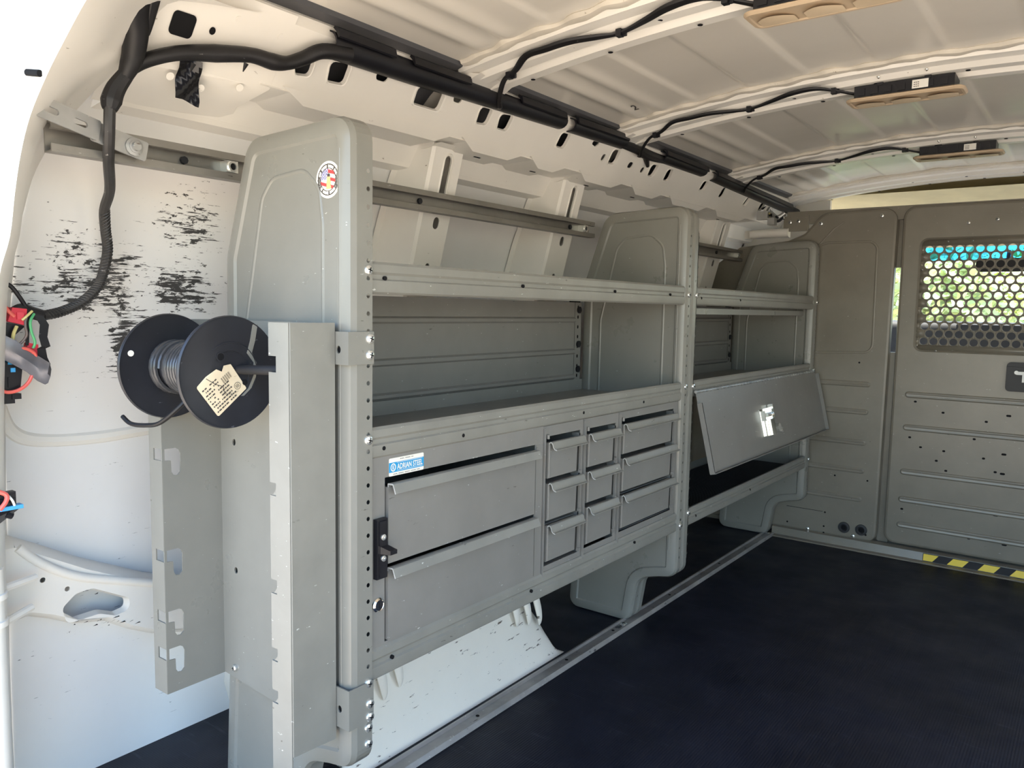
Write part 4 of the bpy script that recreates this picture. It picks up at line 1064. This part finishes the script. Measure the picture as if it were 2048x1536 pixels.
# ------------------------------------------------------------------ dome lamps and their leads
CORN = [('dome lamp nearest the van rear, cut off by the top edge', .50), ('tan dome lamp on the second roof bow', 1.105), ('tan dome lamp on the roof bow nearest the partition', 1.845)]
for n_, (lab, b) in enumerate(CORN):
    t = thing('dome_lamp', lab, 'lamp', (.46, b + .02, ZB(.46) - .032), 'tan dome lamps')
    zt = ZB(.46) - .002; zb = zt - .030; y0 = b - .022; y1 = b + .052
    g = G(); g.box(.365, .555, y0 + .006, y1 - .006, zb + .006, zt)
    for k in range(7):
        x = .372 + k * .026; g.box(x, x + .015, y0 + .0035, y0 + .006, zb + .010, zt - .006)
    for x in (.41, .50): g.box(x, x + .012, y0 + .004, y0 + .012, zt - .004, zt + .004)
    obj('housing', g, 'black', t)
    g = G(); P = rpoly([(.347, y0, .018), (.573, y0, .018), (.573, y1, .018), (.347, y1, .018)], 6)
    f_ = lambda P_, z: [(x, y, z) for x, y in P_]
    g.rows([f_(offset(P, .006), zb + .007), f_(P, zb + .004), f_(P, zb + .001), f_(offset(P, .003), zb - .002), f_(offset(P, .008), zb - .002), f_(offset(P, .010), zb)], True, True)
    tr = obj('trim_plate', g, 'tan', t)
    for x in (.39, .46, .53):
        g = G(); rows = []
        for i in range(7):
            a = pi * i / 6; rows.append([(x + .028 * k, y1 - .012 - .050 * (1 - k * k * .5) * (i / 6), zb - .0025 - .004 * sin(a * .5) * (1 - k * k)) for k in (-1, -.6, -.2, .2, .6, 1)])
        g.rows(rows); obj('light_scoop', g, 'tan_light', t)
    if n_: 
        g = G(); g.box(.478, .508, y0 + .0025, y0 + .0035, zb + .009, zt - .004); lb_ = obj('rating_label', g, 'label', t, 'small white printed label')
        g = G()
        for r_ in range(3):
            for k in range(3): g.add([(.481 + k * .0036, y0 + .0023, zb + .012 + r_ * .004), (.4838 + k * .0036, y0 + .0023, zb + .012 + r_ * .004), (.4838 + k * .0036, y0 + .0023, zb + .0136 + r_ * .004), (.481 + k * .0036, y0 + .0023, zb + .0136 + r_ * .004)], [(0, 1, 2, 3)])
        obj('label_print', g, 'ink', lb_)
    for x in (.41, .50): screw(t, (x + .006, b - .033, ZB(x) + .009), (0, 0, -1), .004)

for n_, (lab, b) in enumerate((('flat black lamp lead along the first roof bow', .50), ('black lamp lead along the second roof bow', 1.105), ('black lamp lead along the roof bow by the partition', 1.845))):
    t = thing('lamp_lead', lab, 'cable', (-.19, b, 1.24), 'black lamp leads along the roof bows')
    r = .0062 if n_ == 0 else .0052
    pt = [(-.196, b + .075, 1.236), (-.180, b + .055, 1.232), (-.165, b + .035, 1.245), (-.125, b - .002, ZB(-.125) - .006), (-.085, b - .020, ZB(-.085) - .004), (-.045, b - .042, ZB(-.045) + .004), (0, b - .046, ZB(0) + .002), (.05, b - .044, ZB(.05) + .001), (.10, b - .034, ZB(.1) - .003), (.14, b - .028, ZB(.14) - .006), (.19, b - .036, ZB(.19) - .002), (.24, b - .050, ZB(.24) + .002), (.29, b - .052, ZB(.29) + .002), (.325, b - .036, ZB(.32) - .004), (.345, b - .02, ZB(.34) - .008), (.372, b + .0, ZB(.37) - .014)]
    g = G(); g.tube(pt, [r * .9, r * .9, r * .8, r * .8, r, r * 1.2, r * 1.3, r * 1.3, r * 1.1, r * .7, r * 1.1, r * 1.4, r * 1.3, r * .7, r * .8, r], 8, .55); obj('lead', g, 'tape', t)
    for x, y in ((-.105, b - .012), (.14, b - .028), (.328, b - .034)):
        g = G(); z = ZB(x) - .006; g.box(x - .005, x + .005, y - .006, y + .006, z - .006, z + .006); g.cyl((x + .004, y + .010, z - .002), (0, 0, 1), .0045, .008, 8); g.box(x + .004, x + .011, y + .002, y + .006, z - .005, z - .001); obj('clip', g, 'black', t)

# ------------------------------------------------------------------ bulkhead partition
PY = 2.2
BP = thing('bulkhead', 'grey steel bulkhead partition with a perforated window door', 'partition', (.3, PY, 0))
def sheet(P, depth, g, inset=.010, rec=.0):
    if area2(P) < 0: P = P[::-1]
    fn = lambda Q, d: [(x, PY + d, z) for x, z in Q]
    g.rows([fn(P, depth), fn(P, .008), fn(offset(P, .0025), .0025), fn(offset(P, .009), 0)], True)
    return offset(P, .009)
# fixed side panel
P = rpoly([(-.46, .028, .01), (.238, .028, .035), (.245, 1.190, .042), (.0, 1.186, .05), (-.062, 1.115, .03), (-.12, 1.092, .03), (-.30, 1.075, .02), (-.44, .98, .02), (-.47, .6, .02)], 6)
g = G(); q = sheet(P, .03, g)
gh = [[(x + .0095 * cos(2 * pi * k / 14), z + .0095 * sin(2 * pi * k / 14)) for k in range(14)] for x, z in ((.131, .066), (.189, .067))]
g.plate(lambda u, v, w: (u, PY + w, v), q, gh, .0015)
bp = rpoly([(-.10, 1.045, .02), (.025, 1.080, .03), (.186, 1.078, .03), (.190, .697, .03), (-.10, .686, .01)], 6)
bead(g, [(x, PY, z) for x, z in bp], .0042, .55)
bead(g, [(x, PY, z) for x, z in [(-.02, 1.06), (.04, 1.128), (.075, 1.15)]], .003, .5)
SPN = obj('side_panel', g, 'partition', BP, angle=40)
def stad(x0, x1, z, r):
    return [(x0 + r, z - r), (x1 - r, z - r)] + [(x1 - r + r * sin(k * pi / 6), z - r * cos(k * pi / 6)) for k in range(1, 6)] + [(x1 - r, z + r), (x0 + r, z + r)] + [(x0 + r - r * sin(k * pi / 6), z + r * cos(k * pi / 6)) for k in range(1, 6)]
def rib(parent, x0, x1, z, r=.0105):
    S = stad(x0, x1, z, r); g = G(); fn = lambda Q, d: [(x, PY - d, zz_) for x, zz_ in Q]
    g.rows([fn(S, -.001), fn(offset(S, .003), .0035), fn(offset(S, .006), .0040), fn(offset(S, .008), .0030)], True, True)
    return obj('stiffening_rib', g, 'partition', parent, angle=50)
for x1, z in ((.192, .5845), (.190, .487), (.189, .378), (.189, .278), (.186, .176)): rib(SPN, -.12, x1, z)
for x, z in ((.131, .066), (.189, .067)):
    g = G(); g.lathe((x, PY, z), (0, -1, 0), [(.020, 0), (.019, .004), (.0125, .005), (.0095, .002), (.009, .001)], 24, False); g.mi = 1; g.cyl((x, PY - .0012, z), (0, -1, 0), .0085, .0012, 18); obj('cable_grommet', g, ['rubber', 'hole'], SPN, 'black rubber cable grommet')
g = G(); g.box(-.075, .055, PY - .0008, PY + .001, .111, .1125); obj('slit', g, 'hole', SPN)
for x, z in ((.063, .110), (.0615, .058), (.062, .034), (.205, .052), (-.07, .052), (.15, .66), (.105, .585), (.09, .25), (.20, .246)): g = G(); g.cyl((x, PY + .001, z), (0, -1, 0), .0033, .002, 10); obj('punched_hole', g, 'hole', SPN)
for x, z in ((-.005, 1.148), (.195, 1.165), (-.085, 1.16), (-.115, 1.158), (.005, .038), (.163, .040)): screw(SPN, (x, PY, z), (0, -1, 0), .0072, 'bolt')
# top rail and corner bracket behind
g = G(); g.box(-.13, 1.15, PY + .010, PY + .035, 1.150, 1.196); g.box(-.14, -.05, PY + .004, PY + .01, 1.125, 1.18); obj('top_rail', g, 'partition', BP)
g = G(); g.box(-.57, 1.5, PY + .052, PY + .06, .0, .075); obj('bottom_light_block', g, 'partition', BP); g = G(); g.box(-.60, -.43, PY + .038, PY + .046, .0, .99); obj('side_light_block', g, 'partition', BP)  # rail and strip added behind the partition to stop light from the cab
for a, b in ((.03, .70), (.99, 1.15)): g = G(); g.box(.235, .270, PY + .034, PY + .05, a, b); obj('hinge_post', g, 'partition', BP)
# door leaf with a perforated window
P = rpoly([(.262, .040, .035), (1.0, .040, .035), (1.0, 1.192, .04), (.262, 1.192, .04)], 6)
g = G(); q = sheet(P, .03, g)
W = rpoly([(.317, .707, .026), (.94, .707, .026), (.94, 1.084, .026), (.317, 1.084, .026)], 6)
g.plate(lambda u, v, w: (u, PY + w, v), q, [W], .0015)
g.rows([[(x, PY - .001, z) for x, z in W], [(x, PY + .0065, z) for x, z in offset(W, .006)], [(x, PY + .007, z) for x, z in offset(W, .010)]], True)
for k in range(2): g.box(.50 + k * .0, .60, PY - .0012, PY, 1.147 + k * .006, 1.149 + k * .006)
DO = obj('door_leaf', g, 'partition', BP, angle=40)
g = G(); f_ = lambda u, v: (u, PY + .007, v)
dzr = .0253; px = .0292; rr = .0118
zr = [1.046 - dzr * i for i in range(13)]
xs0 = .320; xe = .937
for i, z in enumerate(zr):
    x = .3465 + (0 if i % 2 == 0 else px / 2)
    a0 = x - px / 2
    g.add([f_(xs0, z - dzr / 2), f_(a0, z - dzr / 2), f_(a0, z + dzr / 2), f_(xs0, z + dzr / 2)], [(0, 1, 2, 3)])
    for k in range(19):
        g.cellhole(f_, a0 + k * px, a0 + (k + 1) * px, z - dzr / 2, z + dzr / 2, x + k * px, z, rr, rr, 16)
    e = a0 + 19 * px
    g.add([f_(e, z - dzr / 2), f_(xe, z - dzr / 2), f_(xe, z + dzr / 2), f_(e, z + dzr / 2)], [(0, 1, 2, 3)])
for a, b in ((zr[-1] - dzr / 2, .711), (1.080, zr[0] + dzr / 2)): g.add([f_(xs0, b), f_(xe, b), f_(xe, a), f_(xs0, a)], [(0, 1, 2, 3)])
ps = obj('perforated_screen', g, 'partition', DO)
md = ps.modifiers.new('sheet thickness', 'SOLIDIFY'); md.thickness = .0018; md.offset = 0
for z in (.560, .448, .295, .199, .110): rib(DO, .301, .96, z, .0115)
for x, z in ((.455, 1.128), (.535, 1.135)): screw(DO, (x, PY, z), (0, -1, 0), .006, 'bolt')
for x, z in ((.331, 1.022), (.329, .98), (.327, .728), (.40, 1.07), (.47, 1.07), (.385, .712)): screw(DO, (x, PY + .006, z), (0, -1, 0), .0035, 'rivet')
for x, z in ((.42, .508), (.335, .538), (.44, .44), (.325, .415), (.36, .385), (.43, .38), (.41, .345), (.44, .315), (.315, .165), (.43, .105), (.52, .10), (.62, .098), (.545, .49), (.545, .37), (.58, .33), (.515, .43), (.605, .515), (.60, .39), (.60, .327), (.59, .19)):
    w_ = .0045 if x < .59 else .007
    g = G(); g.plate(lambda u, v, w: (u, PY - .0006 + w, v), rrect(x - w_, x + w_, z - .0033, z + .0033, .003, 3), [], .001); obj('punched_hole', g, 'hole', DO)
g = G(); g.plate(lambda u, v, w: (u, PY - .012 + w, v), rrect(.590, .73, .594, .686, .012, 4), [], .012); g.box(.592, .728, PY - .016, PY - .011, .606, .672)
DL = obj('door_latch', g, 'black', DO, 'black paddle latch box')
g = G(); g.cyl((.618, PY - .016, .655), (0, -1, 0), .006, .006, 12); g.box(.618, .70, PY - .020, PY - .016, .648, .658); g.box(.634, .69, PY - .021, PY - .016, .625, .65); obj('latch_paddle', g, 'galv', DL)
# sill and hazard tape
g = G(); g.rows([[(x, y, z) for y, z in ((PY - .052, .0005), (PY - .048, .004), (PY - .022, .004), (PY - .016, .030), (PY + .012, .034), (PY + .012, .0))] for x in (-.12, 1.2)])
obj('sill_plate', g, 'partition', BP)
g = G(); g.hexa([(.392, PY - .0235, .005), (1.15, PY - .0235, .005), (1.15, PY - .022, .005), (.392, PY - .022, .005), (.392, PY - .0172, .029), (1.15, PY - .0172, .029), (1.15, PY - .016, .029), (.392, PY - .016, .029)])
HZ = obj('hazard_tape', g, 'matt_black', BP, 'yellow and black hazard tape')
for k in range(9):
    x = .377 + k * .0885
    def hp_(u, v): return (max(.394, u), PY - .0240 + .006 * v - .0006, .0065 + .021 * v)
    g = G(); a = x; g.add([hp_(a, 0), hp_(a + .045, 0), hp_(a + .062, 1), hp_(a + .017, 1)], [(0, 1, 2, 3)]); o = [Vector(p) + Vector((0, .0006, -.0002)) for p in g.v[:4]]; g.add(o, [(3, 2, 1, 0)])
    g.f += [(0, 1, 5, 4), (1, 2, 6, 5), (2, 3, 7, 6), (3, 0, 4, 7)]; g.m += [0] * 4
    obj('yellow_stripe', g, 'yellow', HZ)

# odds and ends in the front corner above the farther shelves
CB = thing('corner_bundle', 'tangled wiring and light grey clamp in the front roof corner', 'wiring', (-.17, 2.12, 1.13))
g = G(); g.box(-.285, -.12, 2.205, 2.225, 1.105, 1.135); g.tube([(-.26, 2.2, 1.12), (-.12, 2.205, 1.122)], .016, 12, smooth=False); obj('clamp_bar', g, 'white', CB)
for k in range(7):
    g = G(); a = random.uniform(0, 6); g.tube([(-.20 + .01 * k, 2.14, 1.205 - .006 * k), (-.185 + .012 * cos(a), 2.16, 1.19 + .02 * sin(a)), (-.16 - .01 * cos(a), 2.17, 1.165 + .012 * sin(a)), (-.13, 2.18, 1.17 + .004 * k)], .004 + .0015 * (k % 3), 8); obj('wire', g, ['black', 'label', 'galv', 'yellow_wire', 'black', 'galv', 'black'][k], CB)
g = G(); g.box(-.215, -.175, 2.13, 2.15, 1.165, 1.195); g.box(-.175, -.15, 2.13, 2.16, 1.145, 1.17); obj('connector_body', g, 'galv', CB)

# ------------------------------------------------------------------ cab beyond the bulkhead
g = G()
g.rows([[(x, 2.52, 1.285), (x, 2.7, 1.27), (x, 3.0, 1.22), (x, 3.22, 1.13)] for x in (-.35, .48, 1.31)])
g.rows([[(x, 2.52, 1.335), (x, 3.0, 1.30), (x, 3.25, 1.20)] for x in (-.40, 1.36)])
g.rows([[(-.35, 3.22, 1.13), (-.40, 3.25, 1.2)], [(1.31, 3.22, 1.13), (1.36, 3.25, 1.2)]])
struct('trim_3', g, 'headliner', 'pale cab headliner above the bulkhead')
g = G(); g.box(-.50, 1.46, 3.28, 3.85, .05, .765); g.tube([(-.45, 3.32, .765), (1.42, 3.32, .765)], .04, 12, smooth=False)
g.box(.30, .62, 3.26, 3.40, .70, .792)
struct('trim_4', g, 'dash', 'dark dashboard in the cab')
g = G()
for s in (0, 1):
    X_ = (lambda x: x) if s == 0 else (lambda x: .96 - x)
    g.add([(X_(-.53), 2.55, 0), (X_(-.53), 3.9, 0), (X_(-.53), 3.9, .72), (X_(-.53), 2.55, .72)], [(0, 1, 2, 3)])
    g.add([(X_(-.55), 2.55, 0), (X_(-.55), 3.9, 0), (X_(-.55), 3.9, .72), (X_(-.55), 2.55, .72)], [(3, 2, 1, 0)])
    g.hexa([(X_(-.50), 3.78, .72), (X_(-.42), 3.85, .72), (X_(-.48), 3.9, .72), (X_(-.54), 3.82, .72), (X_(-.38), 3.18, 1.14), (X_(-.32), 3.24, 1.14), (X_(-.36), 3.28, 1.17), (X_(-.42), 3.22, 1.17)])
    g.hexa([(X_(-.53), 2.5, .7), (X_(-.53), 2.66, .7), (X_(-.50), 2.66, .7), (X_(-.50), 2.5, .7), (X_(-.40), 2.5, 1.28), (X_(-.40), 2.66, 1.28), (X_(-.36), 2.66, 1.26), (X_(-.36), 2.5, 1.26)])
g.box(-.55, 1.51, 3.86, 3.95, -.3, .72); g.box(-.55, 1.51, 2.3, 3.9, -.06, -.03)
struct('wall_front', g, 'white', 'cab doors, pillars and cowl ahead of the bulkhead')
def wsf(x, k, w): return (x, lerp(3.82, 3.23, k) + w * .5, lerp(.74, 1.135, k) + w)
g = G()
g.rows([[wsf(x, k, 0) for x in (-.44, .48, 1.40)] for k in (0, .45, .855)]); g.mi = 1; g.rows([[wsf(x, k, 0) for x in (-.40, .48, 1.36)] for k in (.855, 1)])
struct('window_1', g, ['glass', 'tint'], 'windscreen with a blue shade band')
MR = thing('rear_view_mirror', 'dark rear view mirror seen through the perforated window', 'mirror', (.5, 3.22, 1.05))
g = G(); P = rrect(.365, .60, 1.020, 1.076, .02, 5); g.plate(lambda u, v, w: (u, 3.20 + w, v), P, [], .022); obj('mirror_shell', g, 'black', MR)
g = G(); g.tube([(.48, 3.222, 1.06), (.48, 3.25, 1.11)], .008, 10, smooth=False); obj('mirror_stalk', g, 'black', MR)

# trees beyond the windscreen
def tree(x, y, h, w, mat, label, seed):
    rnd = random.Random(seed); t = thing('roadside_tree', label, 'tree', (x, y, -.62), 'trees beyond the windscreen')
    g = G(); g.tube([(x, y, -.62), (x + .1, y, h * .3), (x - .05, y + .1, h * .7)], [.16, .12, .05], 8)
    for k in range(5): a = k * 1.3; g.tube([(x, y, h * .25 + .1 * k), (x + w * .3 * cos(a), y + w * .3 * sin(a), h * .5 + .12 * k)], [.05, .015], 6, smooth=False)
    obj('trunk', g, 'bark', t)
    g = G(); vs = []; fs = []
    cl = [(rnd.gauss(0, .42) * w, rnd.gauss(0, .35) * w, -.35 + (h + .4) * rnd.random() ** .85) for _ in range(70)]
    for i in range(6500):
        c = cl[rnd.randrange(70)]; R = .34
        p = Vector((x + c[0] + rnd.gauss(0, R * .6), y + c[1] + rnd.gauss(0, R * .6), c[2] + rnd.gauss(0, R * .55)))
        if p.z < -.55: p.z = -.55
        s = rnd.uniform(.045, .10); u = Vector((rnd.gauss(0, 1), rnd.gauss(0, 1), rnd.gauss(0, .6))).normalized(); v = u.orthogonal().normalized()
        k = len(vs); vs += [p - u * s, p + v * s * .5, p + u * s, p - v * s * .5]; fs.append((k, k + 1, k + 2, k + 3))
    g.add(vs, fs); obj('foliage', g, mat, t, kind='stuff')
tree(-3.4, 8.6, 1.25, 1.0, 'leaf', 'yellow-green shrub farthest left ahead of the van', 1)
tree(-.9, 8.2, 1.35, 1.15, 'leaf_pale', 'pale green shrub straight ahead of the van', 2)
tree(1.5, 9.6, 1.40, 1.15, 'leaf', 'yellow-green shrub right of the pale one', 3)
tree(-2.2, 12.2, 1.75, 1.3, 'leaf_pale', 'pale green tree farther back beyond the left cab window', 4)
tree(.6, 13.2, 1.8, 1.4, 'leaf', 'yellow-green tree farther back behind the nearer shrubs', 5)
